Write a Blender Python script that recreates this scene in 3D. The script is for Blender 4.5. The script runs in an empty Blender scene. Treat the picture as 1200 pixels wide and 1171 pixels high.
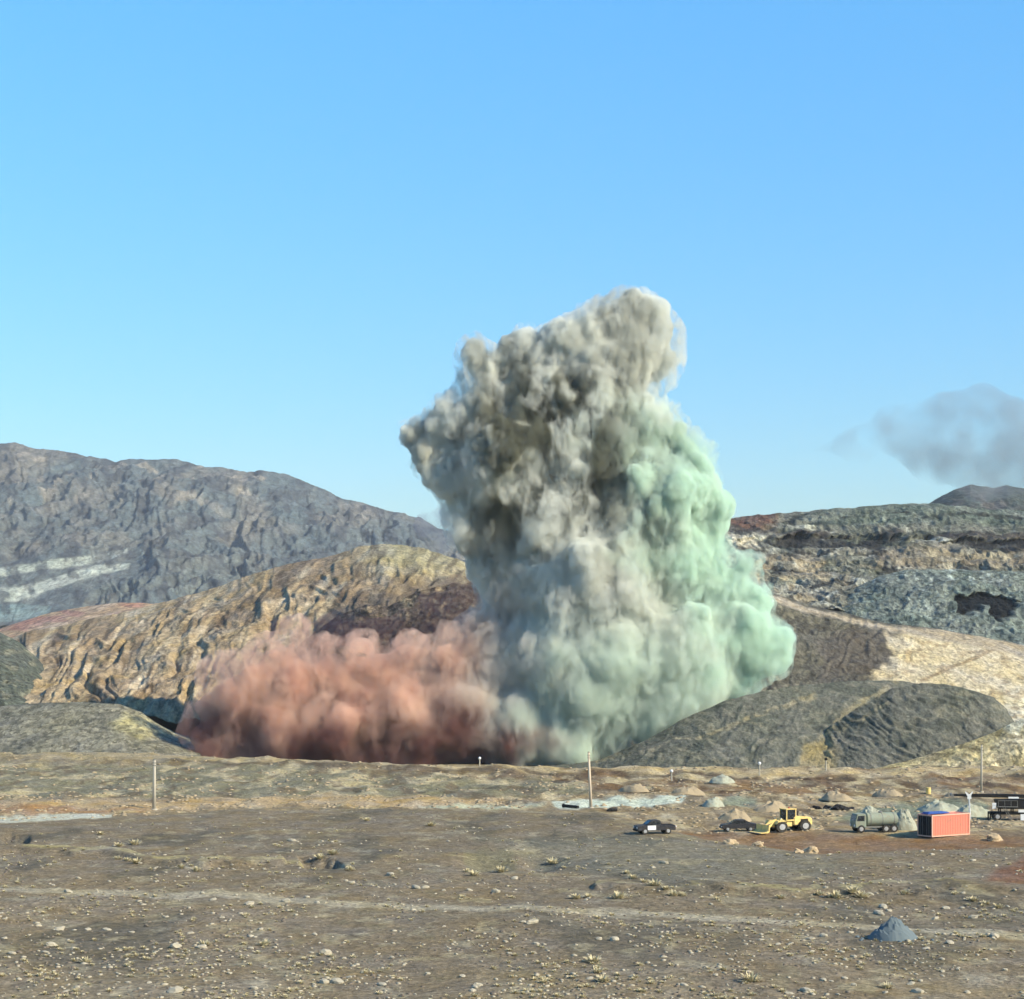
import bpy, bmesh, math, random
import numpy as np
from mathutils import Vector, Matrix
QUICK = False
# ------------------------------------------------------------------ camera, sky, sun
F = 2400.0        # focal length in photograph pixels (1200 wide)
YH = 740.0        # horizon row in the photograph
H = 24.0          # height of the viewpoint above the plain
sc = bpy.context.scene
cam = bpy.data.cameras.new('camera'); camo = bpy.data.objects.new('camera', cam)
sc.collection.objects.link(camo); sc.camera = camo
cam.sensor_fit = 'HORIZONTAL'; cam.sensor_width = 36; cam.lens = 36 * F / 1200
cam.shift_y = (YH - 585.5) / 1200
cam.clip_start = 1; cam.clip_end = 30000
camo.location = (0, 0, H); camo.rotation_euler = (math.radians(90), 0, 0)
SUN_EL, SUN_AZ = 33, 118          # azimuth clockwise from +Y
w = bpy.data.worlds.new('World'); sc.world = w; w.use_nodes = True
nt = w.node_tree; bg = nt.nodes['Background']; sky = nt.nodes.new('ShaderNodeTexSky')
sky.sky_type = 'NISHITA'; sky.sun_disc = False
sky.sun_elevation = math.radians(SUN_EL); sky.sun_rotation = math.radians(SUN_AZ)
sky.altitude = 1500; sky.air_density = 1.35; sky.dust_density = 0.0; sky.ozone_density = 3
hs = nt.nodes.new('ShaderNodeHueSaturation'); hs.inputs['Saturation'].default_value = 1.25; nt.links.new(sky.outputs[0], hs.inputs['Color']); tc = nt.nodes.new('ShaderNodeTexCoord'); sz = nt.nodes.new('ShaderNodeSeparateXYZ'); nt.links.new(tc.outputs['Generated'], sz.inputs[0])
cr = nt.nodes.new('ShaderNodeValToRGB'); nt.links.new(sz.outputs[2], cr.inputs[0])          # evens the sky's fall-off towards the horizon
for p, q in ((0, (.41, .51, .68, 1)), (.09, (.49, .65, .80, 1)), (.15, (.62, .87, 1.0, 1)), (.22, (.75, 1.06, 1.12, 1)), (.3, (.84, 1.15, 1.2, 1))):
    el_ = cr.color_ramp.elements[0] if p == 0 else (cr.color_ramp.elements[1] if p == .3 else cr.color_ramp.elements.new(p)); el_.position = p; el_.color = q
mu_ = nt.nodes.new('ShaderNodeVectorMath'); mu_.operation = 'MULTIPLY'; nt.links.new(hs.outputs[0], mu_.inputs[0]); nt.links.new(cr.outputs[0], mu_.inputs[1])
nt.links.new(mu_.outputs[0], bg.inputs[0]); bg.inputs[1].default_value = 0.128
sl = bpy.data.lights.new('sun', 'SUN'); sl.energy = 5.0; sl.angle = math.radians(0.5); sl.color = (1, .89, .68)
so = bpy.data.objects.new('sun', sl); sc.collection.objects.link(so)
e, a = math.radians(SUN_EL), math.radians(SUN_AZ)
SUN = Vector((math.sin(a) * math.cos(e), math.cos(a) * math.cos(e), math.sin(e)))
so.rotation_euler = SUN.to_track_quat('Z', 'Y').to_euler()
sc.view_settings.view_transform = 'Standard'; sc.view_settings.look = 'None'
sc.view_settings.exposure = 0.58; sc.view_settings.gamma = 1
cy = sc.cycles
cy.max_bounces = 10; cy.volume_bounces = 4; cy.diffuse_bounces = 2; cy.glossy_bounces = 2
cy.use_denoising = True; cy.denoiser = 'OPENIMAGEDENOISE'
cy.volume_max_steps = 256; cy.volume_step_rate = 1.0
cy.use_adaptive_sampling = True; cy.adaptive_threshold = 0.04; cy.adaptive_min_samples = 24
C = sc.collection
RNG = np.random.default_rng(7); random.seed(7)

# ------------------------------------------------------------------ noise
_P = np.random.default_rng(3).permutation(4096).astype(np.int64)
_G = np.random.default_rng(5).normal(size=(4096, 3)); _G /= np.linalg.norm(_G, axis=1)[:, None]
def _h(ix, iy, iz):
    return _P[(_P[(_P[ix & 4095] + iy) & 4095] + iz) & 4095]
def perlin(x, y, z):
    x, y, z = np.broadcast_arrays(np.asarray(x, float), np.asarray(y, float), np.asarray(z, float))
    ix, iy, iz = (np.floor(v).astype(np.int64) for v in (x, y, z))
    fx, fy, fz = x - ix, y - iy, z - iz
    u, v, q = (t * t * t * (t * (t * 6 - 15) + 10) for t in (fx, fy, fz))
    r = 0
    for dx in (0, 1):
        for dy in (0, 1):
            for dz in (0, 1):
                g = _G[_h(ix + dx, iy + dy, iz + dz)]
                d = g[..., 0] * (fx - dx) + g[..., 1] * (fy - dy) + g[..., 2] * (fz - dz)
                r = r + d * (u if dx else 1 - u) * (v if dy else 1 - v) * (q if dz else 1 - q)
    return r * 1.5
def fbm(x, y, z, o=4, gain=.5):
    r = 0; am = 1.; s = 1.
    for k in range(o):
        r = r + am * perlin(x * s + 17 * k, y * s + 5 * k, z * s - 9 * k); am *= gain; s *= 2.03
    return r
def ridged(x, y, z, o=4, gain=.55):
    r = 0; am = 1.; s = 1.; n = 0
    for k in range(o):
        r = r + am * (1 - 2.2 * np.abs(perlin(x * s + 31 * k, y * s, z * s + 7 * k))); n += am; am *= gain; s *= 2.1
    return r / n
def worley(p):
    ip = np.floor(p).astype(np.int64); best = np.full(len(p), 9.)
    for dx in (-1, 0, 1):
        for dy in (-1, 0, 1):
            for dz in (-1, 0, 1):
                c = ip + (dx, dy, dz)
                h = _h(c[:, 0], c[:, 1], c[:, 2])
                o = (_G[h] * .5 + .5) + c
                best = np.minimum(best, ((o - p) ** 2).sum(1))
    return np.sqrt(best)
def sstep(a, b, x):
    t = np.clip((x - a) / (b - a), 0, 1); return t * t * (3 - 2 * t)

# ------------------------------------------------------------------ photograph <-> place
def at(px, py, D):
    return ((px - 600) * D / F, D, H - (py - YH) * D / F)
def to_px(P):
    return 600 + F * P[..., 0] / P[..., 1], YH + F * (H - P[..., 2]) / P[..., 1]
def ground_D(py): return F * H / (py - YH)

# ------------------------------------------------------------------ mesh helpers
def link(o, parent=None):
    C.objects.link(o)
    if parent: o.parent = parent
    return o
def grid_mesh(name, P, col=None, mat=None, smooth=True):
    n, m = P.shape[:2]
    me = bpy.data.meshes.new(name)
    idx = np.arange(n * m).reshape(n, m)
    q = np.stack([idx[:-1, :-1], idx[1:, :-1], idx[1:, 1:], idx[:-1, 1:]], -1).reshape(-1, 4)
    me.vertices.add(n * m); me.vertices.foreach_set('co', P.reshape(-1).astype(np.float32))
    me.loops.add(q.size); me.loops.foreach_set('vertex_index', q.reshape(-1).astype(np.int32))
    me.polygons.add(len(q)); me.polygons.foreach_set('loop_start', np.arange(0, q.size, 4, dtype=np.int32))
    me.update(calc_edges=True); me.validate()
    if smooth: me.polygons.foreach_set('use_smooth', np.ones(len(q), bool))
    if col is not None:
        at_ = me.color_attributes.new('Tint', 'FLOAT_COLOR', 'POINT')
        c4 = np.ones((n * m, 4), np.float32); c4[:, :3] = col.reshape(-1, 3); at_.data.foreach_set('color', c4.reshape(-1))
    if mat: me.materials.append(mat)
    return me
def lin(r, g, b):                      # 0..255 display -> linear
    f = lambda v: (v / 255 / 12.92) if v <= 10 else ((v / 255 + .055) / 1.055) ** 2.4
    return np.array([f(r), f(g), f(b)])
def alb(r, g, b, k=.62):              # sunlit display colour -> base colour
    return lin(r, g, b) * k

def N(nt, t, **kw):
    n = nt.nodes.new(t)
    for k, v in kw.items():
        if k.startswith('i_'): n.inputs[k[2:].replace('_', ' ')].default_value = v
        else: setattr(n, k, v)
    return n
def earth_material(name, unit, mott=.45, fine=.3, bump=.6, rough=.95, sx=1., sy=.6, vor=.45, vcell=4.5):
    """rock and soil: the Tint attribute broken up by noise; unit = metres per photograph pixel there"""
    m = bpy.data.materials.new(name); m.use_nodes = True; nt = m.node_tree; L = nt.links.new
    b = nt.nodes['Principled BSDF']; b.inputs['Roughness'].default_value = rough
    b.inputs['Specular IOR Level'].default_value = .15
    co = N(nt, 'ShaderNodeTexCoord')
    at_ = N(nt, 'ShaderNodeAttribute', attribute_name='Tint')
    mp = N(nt, 'ShaderNodeMapping'); mp.inputs['Scale'].default_value = (sx, sy, 1)
    L(co.outputs['Object'], mp.inputs[0])
    n1 = N(nt, 'ShaderNodeTexNoise', i_Scale=1 / (9 * unit), i_Detail=5., i_Roughness=.62)
    n2 = N(nt, 'ShaderNodeTexNoise', i_Scale=1 / (2.6 * unit), i_Detail=3., i_Roughness=.6)
    n3 = N(nt, 'ShaderNodeTexNoise', i_Scale=1 / (40 * unit), i_Detail=3.)
    for n in (n1, n2, n3): L(mp.outputs[0], n.inputs['Vector'])
    r1 = N(nt, 'ShaderNodeMapRange'); r1.inputs[1].default_value = .3; r1.inputs[2].default_value = .7
    r1.inputs[3].default_value = 1 - mott; r1.inputs[4].default_value = 1 + mott
    r2 = N(nt, 'ShaderNodeMapRange'); r2.inputs[1].default_value = .3; r2.inputs[2].default_value = .7
    r2.inputs[3].default_value = 1 - fine; r2.inputs[4].default_value = 1 + fine
    L(n1.outputs[0], r1.inputs[0]); L(n2.outputs[0], r2.inputs[0])
    mu = N(nt, 'ShaderNodeMath', operation='MULTIPLY'); L(r1.outputs[0], mu.inputs[0]); L(r2.outputs[0], mu.inputs[1])
    vo = N(nt, 'ShaderNodeTexVoronoi', i_Scale=1 / (vcell * unit)); vw = N(nt, 'ShaderNodeVectorMath', operation='ADD'); vs = N(nt, 'ShaderNodeVectorMath', operation='SCALE'); vs.inputs['Scale'].default_value = vcell * unit * 1.6
    L(n2.outputs['Color'], vs.inputs[0]); L(vs.outputs[0], vw.inputs[0]); L(mp.outputs[0], vw.inputs[1]); L(vw.outputs[0], vo.inputs['Vector'])
    vb = N(nt, 'ShaderNodeSeparateColor'); L(vo.outputs['Color'], vb.inputs[0])
    r4 = N(nt, 'ShaderNodeMapRange'); r4.inputs[3].default_value = 1 - vor; r4.inputs[4].default_value = 1 + vor; L(vb.outputs[0], r4.inputs[0])
    mu0 = mu; mu = N(nt, 'ShaderNodeMath', operation='MULTIPLY'); L(mu0.outputs[0], mu.inputs[0]); L(r4.outputs[0], mu.inputs[1])
    vm = N(nt, 'ShaderNodeVectorMath', operation='SCALE'); L(at_.outputs['Color'], vm.inputs[0]); L(mu.outputs[0], vm.inputs['Scale'])
    hv = N(nt, 'ShaderNodeHueSaturation')
    r3 = N(nt, 'ShaderNodeMapRange'); r3.inputs[1].default_value = .3; r3.inputs[2].default_value = .7
    r3.inputs[3].default_value = .7; r3.inputs[4].default_value = 1.1
    L(n3.outputs[0], r3.inputs[0]); L(r3.outputs[0], hv.inputs['Saturation']); L(vm.outputs[0], hv.inputs['Color'])
    L(hv.outputs[0], b.inputs['Base Color'])
    ad = N(nt, 'ShaderNodeMath', operation='MULTIPLY_ADD'); ad.inputs[1].default_value = .35
    L(n2.outputs[0], ad.inputs[0]); L(n1.outputs[0], ad.inputs[2])
    ad2 = N(nt, 'ShaderNodeMath', operation='MULTIPLY_ADD'); ad2.inputs[1].default_value = .35; L(vb.outputs[0], ad2.inputs[0]); L(ad.outputs[0], ad2.inputs[2])
    bp = N(nt, 'ShaderNodeBump', i_Strength=bump, i_Distance=unit * 4); L(ad2.outputs[0], bp.inputs['Height'])
    L(bp.outputs[0], b.inputs['Normal'])
    return m

def resample(poly, xs):
    p = np.array([q[:2] for q in poly], float); return np.interp(xs, p[:, 0], p[:, 1])
def inside(poly, x, y, soft, warp=0., seed=0.):
    """soft mask of a polygon given in photograph pixels, its edge roughened by noise"""
    if warp:
        wx = fbm(x / 22, y / 14, seed, 3) * warp; wy = fbm(x / 22, y / 14, seed + 50, 3) * warp * .6
        x = x + wx; y = y + wy
    p = np.array(poly, float); n = len(p)
    ins = np.zeros(x.shape, bool); d = np.full(x.shape, 1e9)
    for i in range(n):
        (x1, y1), (x2, y2) = p[i], p[(i + 1) % n]
        c = ((y1 > y) != (y2 > y)) & (x < (x2 - x1) * (y - y1) / ((y2 - y1) or 1e-9) + x1); ins ^= c
        dx, dy = x2 - x1, y2 - y1; t = np.clip(((x - x1) * dx + (y - y1) * dy) / (dx * dx + dy * dy + 1e-9), 0, 1)
        d = np.minimum(d, np.hypot(x - x1 - t * dx, y - y1 - t * dy))
    s = np.where(ins, d, -d); return sstep(-soft, soft, s)
def line_mask(pts, x, y, wid, warp=2., seed=3.):
    y = y + fbm(x / 70, y / 60, seed, 3) * warp
    d = np.full(x.shape, 1e9)
    for (x1, y1), (x2, y2) in zip(pts[:-1], pts[1:]):
        dx, dy = x2 - x1, y2 - y1; t = np.clip(((x - x1) * dx + (y - y1) * dy) / (dx * dx + dy * dy), 0, 1)
        d = np.minimum(d, np.hypot(x - x1 - t * dx, y - y1 - t * dy))
    return sstep(wid, wid * .4, d)
def mix(col, c, m): return col * (1 - m[..., None]) + np.asarray(c) * m[..., None]

def hill(name, label, contours, xs, base, mat_kw, amp=(6, 2.5), wl=(60, 16), rib=None, paint=None, carve=None,
         back=None, rows=1.3, calm=None, crest=1.):
    """a hillside lofted through contour lines. contours: (points, D) from crest to foot; amp/wl in photograph pixels"""
    xs = np.asarray(xs, float); Ds = [c[1] if np.isscalar(c[1]) else np.mean([q[1] for q in c[1]]) for c in contours]; unit = float(np.mean(Ds)) / F
    PY = [resample(c[0], xs) for c in contours]
    DD = [np.full(xs.shape, c[1], float) if np.isscalar(c[1]) else resample(c[1], xs) for c in contours]
    W = [np.stack(at(xs, PY[k], DD[k]), -1) for k in range(len(contours))]
    out = []; T = []
    for k in range(len(W) - 1):
        n = max(3, int(max(np.abs(PY[k + 1] - PY[k]).max() / rows, 0)))
        for t in np.linspace(0, 1, n, endpoint=(k == len(W) - 2)):
            out.append(W[k] * (1 - t) + W[k + 1] * t); T.append(k + t)
    # the slope behind the crest
    bk = []
    bd = back or DD[0].mean() * .25
    for t in np.linspace(1, 0, 14, endpoint=False):
        q = W[0].copy(); q[:, 1] += bd * t; q[:, 0] *= (1 + bd * t / DD[0]); q[:, 2] = W[0][:, 2] - (W[0][:, 2] + 4) * (1 - math.cos(t * 1.57)) ** .8
        bk.append(q); T.insert(0, -1e-3)
    P = np.array(bk + out); T = np.array(T)
    px, py = to_px(P)
    U = P / unit
    span = (max(Ds) - min(Ds)) / unit; hgt = max(20., np.abs(PY[-1] - PY[0]).max()); yd = max(1.5, .6 * span / hgt)
    env = np.clip(.35 + .65 * np.minimum(1, np.abs(T)[:, None] * 2.5), 0, 1) * np.ones_like(px)
    env = np.where(T[:, None] < 0, .4, env) * crest + (1 - crest) * np.minimum(env, .6)
    d = fbm(U[..., 0] / wl[0], U[..., 1] / wl[0] / yd, U[..., 2] / wl[0], 3) * amp[0]
    d = d + (ridged(U[..., 0] / wl[1], U[..., 1] / wl[1] / yd, U[..., 2] / wl[1], 4) - .25) * amp[1]
    if rib:
        an, ac, al, ra = rib; an = math.radians(an)
        ca = px * math.sin(an) + py * math.cos(an); lo = px * math.cos(an) - py * math.sin(an)
        ca = ca + fbm(px / 60, py / 60, 4.4, 3) * ac * 1.5
        d = d + ra * (ridged(ca / ac, lo / al, 2.2, 3) - .2) * (T[:, None] >= 0)
    if calm: d = d * calm(px, py)
    d = d * env * unit
    Q = P.copy(); Q[..., 2] += d * .75; Q[..., 1] -= d * .9
    if carve: carve(Q, px, py, unit)
    col = np.ones(Q.shape) * np.asarray(base)
    if paint: col = paint(col, px, py, d / unit)
    mat = earth_material(name.split('.')[0] + '_soil', unit, sy=1 / yd, **mat_kw)
    o = bpy.data.objects.new(name, grid_mesh(name, Q, col, mat)); link(o)
    o['kind'] = 'structure'; o['label'] = label
    return o
def X(a, b, s=1.5): return np.arange(a, b + s, s)

# ------------------------------------------------------------------ far mountain
def paint_far(c, x, y, d):
    c = mix(c, alb(132, 128, 118), sstep(-.1, .5, fbm(x / 90, y / 40, 1.3, 4) + .25 * sstep(600, 520, y)) * .8)
    c = mix(c, alb(120, 128, 122), sstep(600, 690, y) * sstep(-.3, .3, fbm(x / 50, y / 30, 8.1, 3)) * .9)
    c = mix(c, alb(196, 182, 158), sstep(.2, .6, fbm(x / 30, y / 14, 3.3, 4)) * .55 * sstep(640, 560, y))
    for p in ([(-60, 674), (40, 662), (90, 656), (150, 645), (152, 650), (95, 664), (40, 672), (-60, 686)],
              [(-60, 694), (30, 688), (70, 676), (110, 664), (152, 660), (150, 668), (105, 678), (62, 692), (30, 704), (-60, 712)],
              [(-60, 716), (20, 708), (60, 712), (55, 725), (-60, 732)]):
        c = mix(c, alb(200, 206, 186) if p[0][1] < 716 else alb(136, 160, 156), inside(p, x, y, 1.2, 1.2, 2) * .95)
    c = mix(c, alb(66, 70, 78), sstep(.0, .5, fbm(x / 17, y / 15, 6.6, 4)) * .7)
    return c
hill('mountain', 'barren blue grey mountain range rising behind the brown ridge',
     [([(-260, 560), (-80, 528), (0, 521), (20, 521), (45, 528), (75, 532), (100, 534), (135, 541), (165, 540), (200, 540), (235, 546),
        (262, 550), (290, 557), (303, 554), (335, 557), (362, 567), (385, 577), (400, 585), (430, 592), (460, 600), (490, 608), (520, 620),
        (560, 634), (640, 660), (760, 690), (900, 715)], 4200),
      ([(-260, 640), (0, 620), (200, 615), (400, 640), (600, 680), (900, 725)], 3300),
      ([(-260, 738), (900, 739)], 2300)],
     X(-260, 900), alb(102, 114, 116), dict(mott=.3, fine=.25, bump=.7, vor=.22), amp=(12, 16), wl=(110, 44), rib=(72, 34, 130, 8), paint=paint_far,
     calm=lambda x, y: 1 - .8 * inside([(-260, 655), (60, 650), (165, 640), (175, 668), (110, 700), (80, 740), (-260, 740)], x, y, 14))

# dark peak behind the mine benches
hill('peak', 'dark bare rounded peak standing behind the mine benches',
     [([(960, 625), (1040, 606), (1085, 592), (1100, 584), (1118, 574), (1137, 568), (1150, 570), (1165, 572), (1180, 569), (1200, 573), (1240, 590), (1400, 606)], 1900),
      ([(960, 660), (1400, 660)], 1300)],
     X(960, 1400), alb(84, 92, 84), dict(mott=.4), amp=(2, 5), wl=(60, 22), paint=lambda c, x, y, d: mix(c, alb(120, 112, 106), sstep(0, .5, fbm(x / 20, y / 15, 2., 3)) * .6))

# ------------------------------------------------------------------ left: pale saddle, brown ridge, dark spur, low mound
hill('saddle', 'low pale pink earth saddle between the mountain and the ridge',
     [([(-200, 752), (0, 737), (30, 727), (60, 718), (100, 711), (140, 706), (180, 707), (230, 700), (300, 705), (420, 720)], 1300),
      ([(-200, 775), (0, 765), (420, 775)], 900)],
     X(-200, 420, 2), alb(196, 166, 130), dict(mott=.2, fine=.2), amp=(3, 1.5), wl=(60, 20),
     paint=lambda c, x, y, d: mix(c, alb(190, 138, 120), sstep(0, .4, fbm(x / 60, y / 12, 5., 3)) * .8))

def paint_ridge(c, x, y, d):
    c = mix(c, alb(168, 144, 112), sstep(-.1, .4, fbm(x / 70, y / 50, 7.7, 4)) * .8)
    c = mix(c, alb(228, 206, 164), sstep(.1, .55, fbm((x * .77 + y * .64) / 12, (x * .64 - y * .77) / 60, 1.7, 4)) * .8)
    c = mix(c, alb(168, 168, 130), sstep(380, 470, x) * sstep(700, 650, y) * .7)
    c = mix(c, alb(70, 54, 44), sstep(.16, .42, fbm((x * .77 + y * .64) / 8, (x * .64 - y * .77) / 26, 9.7, 3)) * .55)
    c = mix(c, alb(96, 76, 60), sstep(.1, .4, fbm((x * .77 + y * .64) / 26, (x * .64 - y * .77) / 90, 39.7, 3)) * .25)  # broad shadow areas painted along the ribs
    c = mix(c, alb(92, 82, 74), inside([(350, 745), (390, 712), (450, 690), (500, 682), (560, 672), (900, 690), (900, 900), (250, 900), (300, 800)], x, y, 9, 14, 6) * .75)  # shaded slope below the spur line painted darker
    return c
hill('ridge', 'steep brown and ochre eroded ridge behind the red dust',
     [([(-200, 800), (-60, 765), (0, 752), (30, 742), (60, 736), (100, 727), (150, 717), (200, 704), (250, 690), (300, 673), (340, 662), (380, 654), (420, 641), (450, 638),
        (490, 641), (520, 650), (545, 659), (600, 672), (700, 688), (860, 700), (950, 730)], 820),
      ([(-200, 840), (100, 812), (160, 806), (260, 796), (600, 820), (950, 800)], 505),
      ([(-200, 868), (100, 842), (230, 845), (420, 892), (950, 895)], 474)],
     X(-200, 790), alb(202, 176, 130), dict(mott=.3, fine=.25, bump=.8, vor=.22), amp=(6, 3.5), wl=(110, 20), rib=(50, 22, 130, 9), paint=paint_ridge)

hill('spur', 'dark rocky spur half hidden behind the red dust cloud',
     [([(250, 850), (300, 806), (330, 775), (360, 748), (395, 722), (430, 708), (455, 712), (490, 694), (530, 684), (580, 690), (700, 700), (900, 730)], 540),
      ([(250, 892), (900, 895)], 466)],
     X(250, 780), alb(112, 98, 84), dict(mott=.5, fine=.35, bump=.9), amp=(6, 7), wl=(70, 20), rib=(50, 16, 60, 4),  # the hillside's shade is put into this darker rock colour
     paint=lambda c, x, y, d: mix(mix(c, alb(205, 180, 134), sstep(.1, .5, fbm(x / 18, y / 12, 3.1, 3) + d * .04) * sstep(735, 700, y) * .8), alb(52, 46, 48), sstep(.0, .4, -fbm(x / 22, y / 12, 5.1, 3)) * .6))

hill('dark_slope', 'dark green grey scree slope running down at the edge of the plain',
     [([(-320, 640), (-120, 690), (0, 742), (22, 752), (40, 768), (55, 784), (75, 800), (95, 812), (120, 834), (150, 856)], 600),
      ([(-320, 860), (-100, 860), (0, 856), (150, 866)], 462)],
     X(-320, 150), alb(98, 104, 92), dict(mott=.35, fine=.3), amp=(5, 4), wl=(50, 16), rib=(127, 14, 70, 3),
     paint=lambda c, x, y, d: mix(c, alb(150, 146, 118), sstep(.1, .5, fbm(x / 16, y / 10, 3.1, 3)) * .6))

hill('mound', 'low smooth olive grey mound on the far side of the road',
     [([(-200, 842), (-60, 832), (0, 829), (50, 824), (100, 823), (140, 826), (165, 835), (182, 848), (205, 862), (235, 874)], 440),
      ([(-200, 900), (235, 900)], 388)],
     X(-200, 235), alb(146, 142, 120), dict(mott=.25, fine=.25), amp=(2.5, 1.4), wl=(40, 14),
     paint=lambda c, x, y, d: mix(mix(c, alb(200, 190, 136), inside([(150, 838), (180, 846), (205, 862), (160, 862), (120, 850)], x, y, 5, 8, 1) * .8), alb(106, 106, 92), sstep(0, .4, fbm(x / 50, y / 10, 1., 3)) * .6))

# ------------------------------------------------------------------ right: the open-pit benches
def paint_bench(c, x, y, d):
    n = fbm(x / 34, y / 8, 4.1, 4)
    c = mix(c, alb(206, 206, 186), sstep(.05, .4, n) * .8)
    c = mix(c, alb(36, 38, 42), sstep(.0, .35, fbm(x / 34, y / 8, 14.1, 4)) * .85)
    c = mix(c, alb(112, 132, 118), sstep(622, 612, y) * sstep(900, 1000, x) * .6)
    c = mix(c, alb(118, 76, 58), inside([(840, 600), (905, 598), (915, 618), (870, 622), (840, 612)], x, y, 4, 6, 1) * .8)
    for ln in ([(900, 652), (960, 656), (1040, 654), (1100, 660)], [(880, 664), (930, 672), (990, 674)], [(960, 606), (1060, 603), (1200, 610)]):
        c = mix(c, alb(40, 40, 40), line_mask(ln, x, y, 3.2, 7) * sstep(-.3, .1, n) * .8)
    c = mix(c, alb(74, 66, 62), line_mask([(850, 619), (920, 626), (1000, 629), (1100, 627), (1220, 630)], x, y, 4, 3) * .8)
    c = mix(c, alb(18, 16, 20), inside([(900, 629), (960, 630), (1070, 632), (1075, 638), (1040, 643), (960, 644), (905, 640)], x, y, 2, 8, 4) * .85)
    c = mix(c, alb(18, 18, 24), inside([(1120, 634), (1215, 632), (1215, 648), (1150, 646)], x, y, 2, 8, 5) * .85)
    c = mix(c, alb(110, 118, 100), sstep(-.1, .3, fbm(x / 70, y / 25, 31., 3)) * .55)
    c = mix(c, alb(196, 178, 140), sstep(645, 660, y) * sstep(1010, 960, x) * sstep(-.2, .3, fbm(x / 30, y / 18, 2.1, 3)) * .65)
    c = mix(c, alb(232, 224, 196), inside([(850, 626), (885, 626), (890, 642), (860, 645)], x, y, 2, 5, 4) * .8)
    c = mix(c, alb(176, 160, 128), inside([(1050, 640), (1215, 648), (1215, 664), (1010, 668)], x, y, 4, 9, 7) * .6)
    return c
def carve_bench(Q, px, py, u):
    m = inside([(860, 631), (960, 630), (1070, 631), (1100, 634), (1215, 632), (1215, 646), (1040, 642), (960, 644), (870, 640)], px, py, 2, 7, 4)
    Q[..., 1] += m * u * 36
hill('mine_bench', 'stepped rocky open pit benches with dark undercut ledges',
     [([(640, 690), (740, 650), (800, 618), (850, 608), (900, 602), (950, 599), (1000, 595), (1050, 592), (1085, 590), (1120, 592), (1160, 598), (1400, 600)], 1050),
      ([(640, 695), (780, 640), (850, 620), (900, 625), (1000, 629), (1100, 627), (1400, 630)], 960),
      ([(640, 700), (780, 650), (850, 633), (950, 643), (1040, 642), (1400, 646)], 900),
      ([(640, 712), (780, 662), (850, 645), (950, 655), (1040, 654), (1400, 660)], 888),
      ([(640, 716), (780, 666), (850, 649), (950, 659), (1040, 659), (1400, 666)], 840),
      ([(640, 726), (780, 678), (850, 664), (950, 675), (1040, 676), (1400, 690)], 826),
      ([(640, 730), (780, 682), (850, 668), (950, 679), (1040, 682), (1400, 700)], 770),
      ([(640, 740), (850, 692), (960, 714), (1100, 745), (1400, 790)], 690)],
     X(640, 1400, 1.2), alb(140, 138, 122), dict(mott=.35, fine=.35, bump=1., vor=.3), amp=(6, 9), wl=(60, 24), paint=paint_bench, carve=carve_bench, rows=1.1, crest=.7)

def paint_pit(c, x, y, d):
    c = mix(c, alb(96, 112, 106), sstep(0, .4, fbm(x / 26, y / 16, 1.1, 4)) * .7)
    c = mix(c, alb(196, 208, 196), sstep(.2, .5, fbm(x / 14, y / 9, 6.1, 4)) * sstep(690, 675, y) * .8)
    c = mix(c, alb(172, 182, 168), inside([(1065, 700), (1080, 690), (1095, 722), (1060, 724)], x, y, 4, 4) * .5)
    c = mix(c, alb(12, 15, 22), inside([(1118, 698), (1150, 694), (1196, 704), (1190, 722), (1172, 731), (1160, 716), (1122, 716)], x, y, 2, 12, 4) * .97)  # shade of the hollow painted near black over the carved recess
    return c
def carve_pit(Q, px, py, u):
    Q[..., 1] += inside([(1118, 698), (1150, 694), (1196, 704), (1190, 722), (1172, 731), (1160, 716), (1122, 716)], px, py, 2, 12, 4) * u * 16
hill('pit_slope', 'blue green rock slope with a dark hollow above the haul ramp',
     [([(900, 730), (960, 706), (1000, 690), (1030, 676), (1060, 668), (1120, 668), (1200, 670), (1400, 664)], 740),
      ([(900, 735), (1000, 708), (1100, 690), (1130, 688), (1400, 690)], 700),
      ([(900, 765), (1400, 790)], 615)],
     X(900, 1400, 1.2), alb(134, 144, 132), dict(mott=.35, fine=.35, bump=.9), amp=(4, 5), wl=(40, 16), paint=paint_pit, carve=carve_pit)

def paint_ramp(c, x, y, d):
    c = mix(c, alb(76, 72, 62), sstep(-.1, .4, fbm(x / 30, y / 22, 3.1, 4)) * .7)
    c = mix(c, alb(186, 180, 150), sstep(.1, .5, fbm(x / 9, y / 7, 5.1, 3)) * sstep(980, 880, x) * .7)
    c = mix(c, alb(104, 96, 86), inside([(960, 752), (1000, 735), (1045, 740), (1060, 762), (1030, 790), (960, 800)], x, y, 8, 9, 3) * .7)
    cream = inside([(1040, 742), (1110, 748), (1200, 762), (1420, 775), (1420, 900), (1150, 845), (1090, 812), (1015, 802), (1030, 785), (1052, 770)], x, y, 7, 16, 2)
    c = mix(c, alb(232, 214, 172), cream)
    c = mix(c, alb(244, 238, 212), inside([(1176, 812), (1200, 806), (1215, 850), (1190, 866), (1174, 858)], x, y, 3, 6, 4) * .9)
    c = mix(c, alb(222, 204, 158), cream * .5)
    c = mix(c, alb(170, 146, 106), cream * line_mask([(1080, 800), (1130, 776), (1175, 758)], x, y, 3, 5) * .8)
    c = mix(c, alb(176, 152, 112), cream * sstep(.1, .5, fbm(x / 16, y / 10, 4.1, 4)) * .6)
    c = mix(c, alb(196, 180, 150), inside([(800, 676), (900, 696), (960, 716), (1040, 733), (1100, 738), (1220, 758), (1420, 775), (1420, 792), (1200, 770), (1100, 750), (1010, 733), (950, 720), (880, 702), (800, 690)], x, y, 2, 3, 2))
    return c
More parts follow.
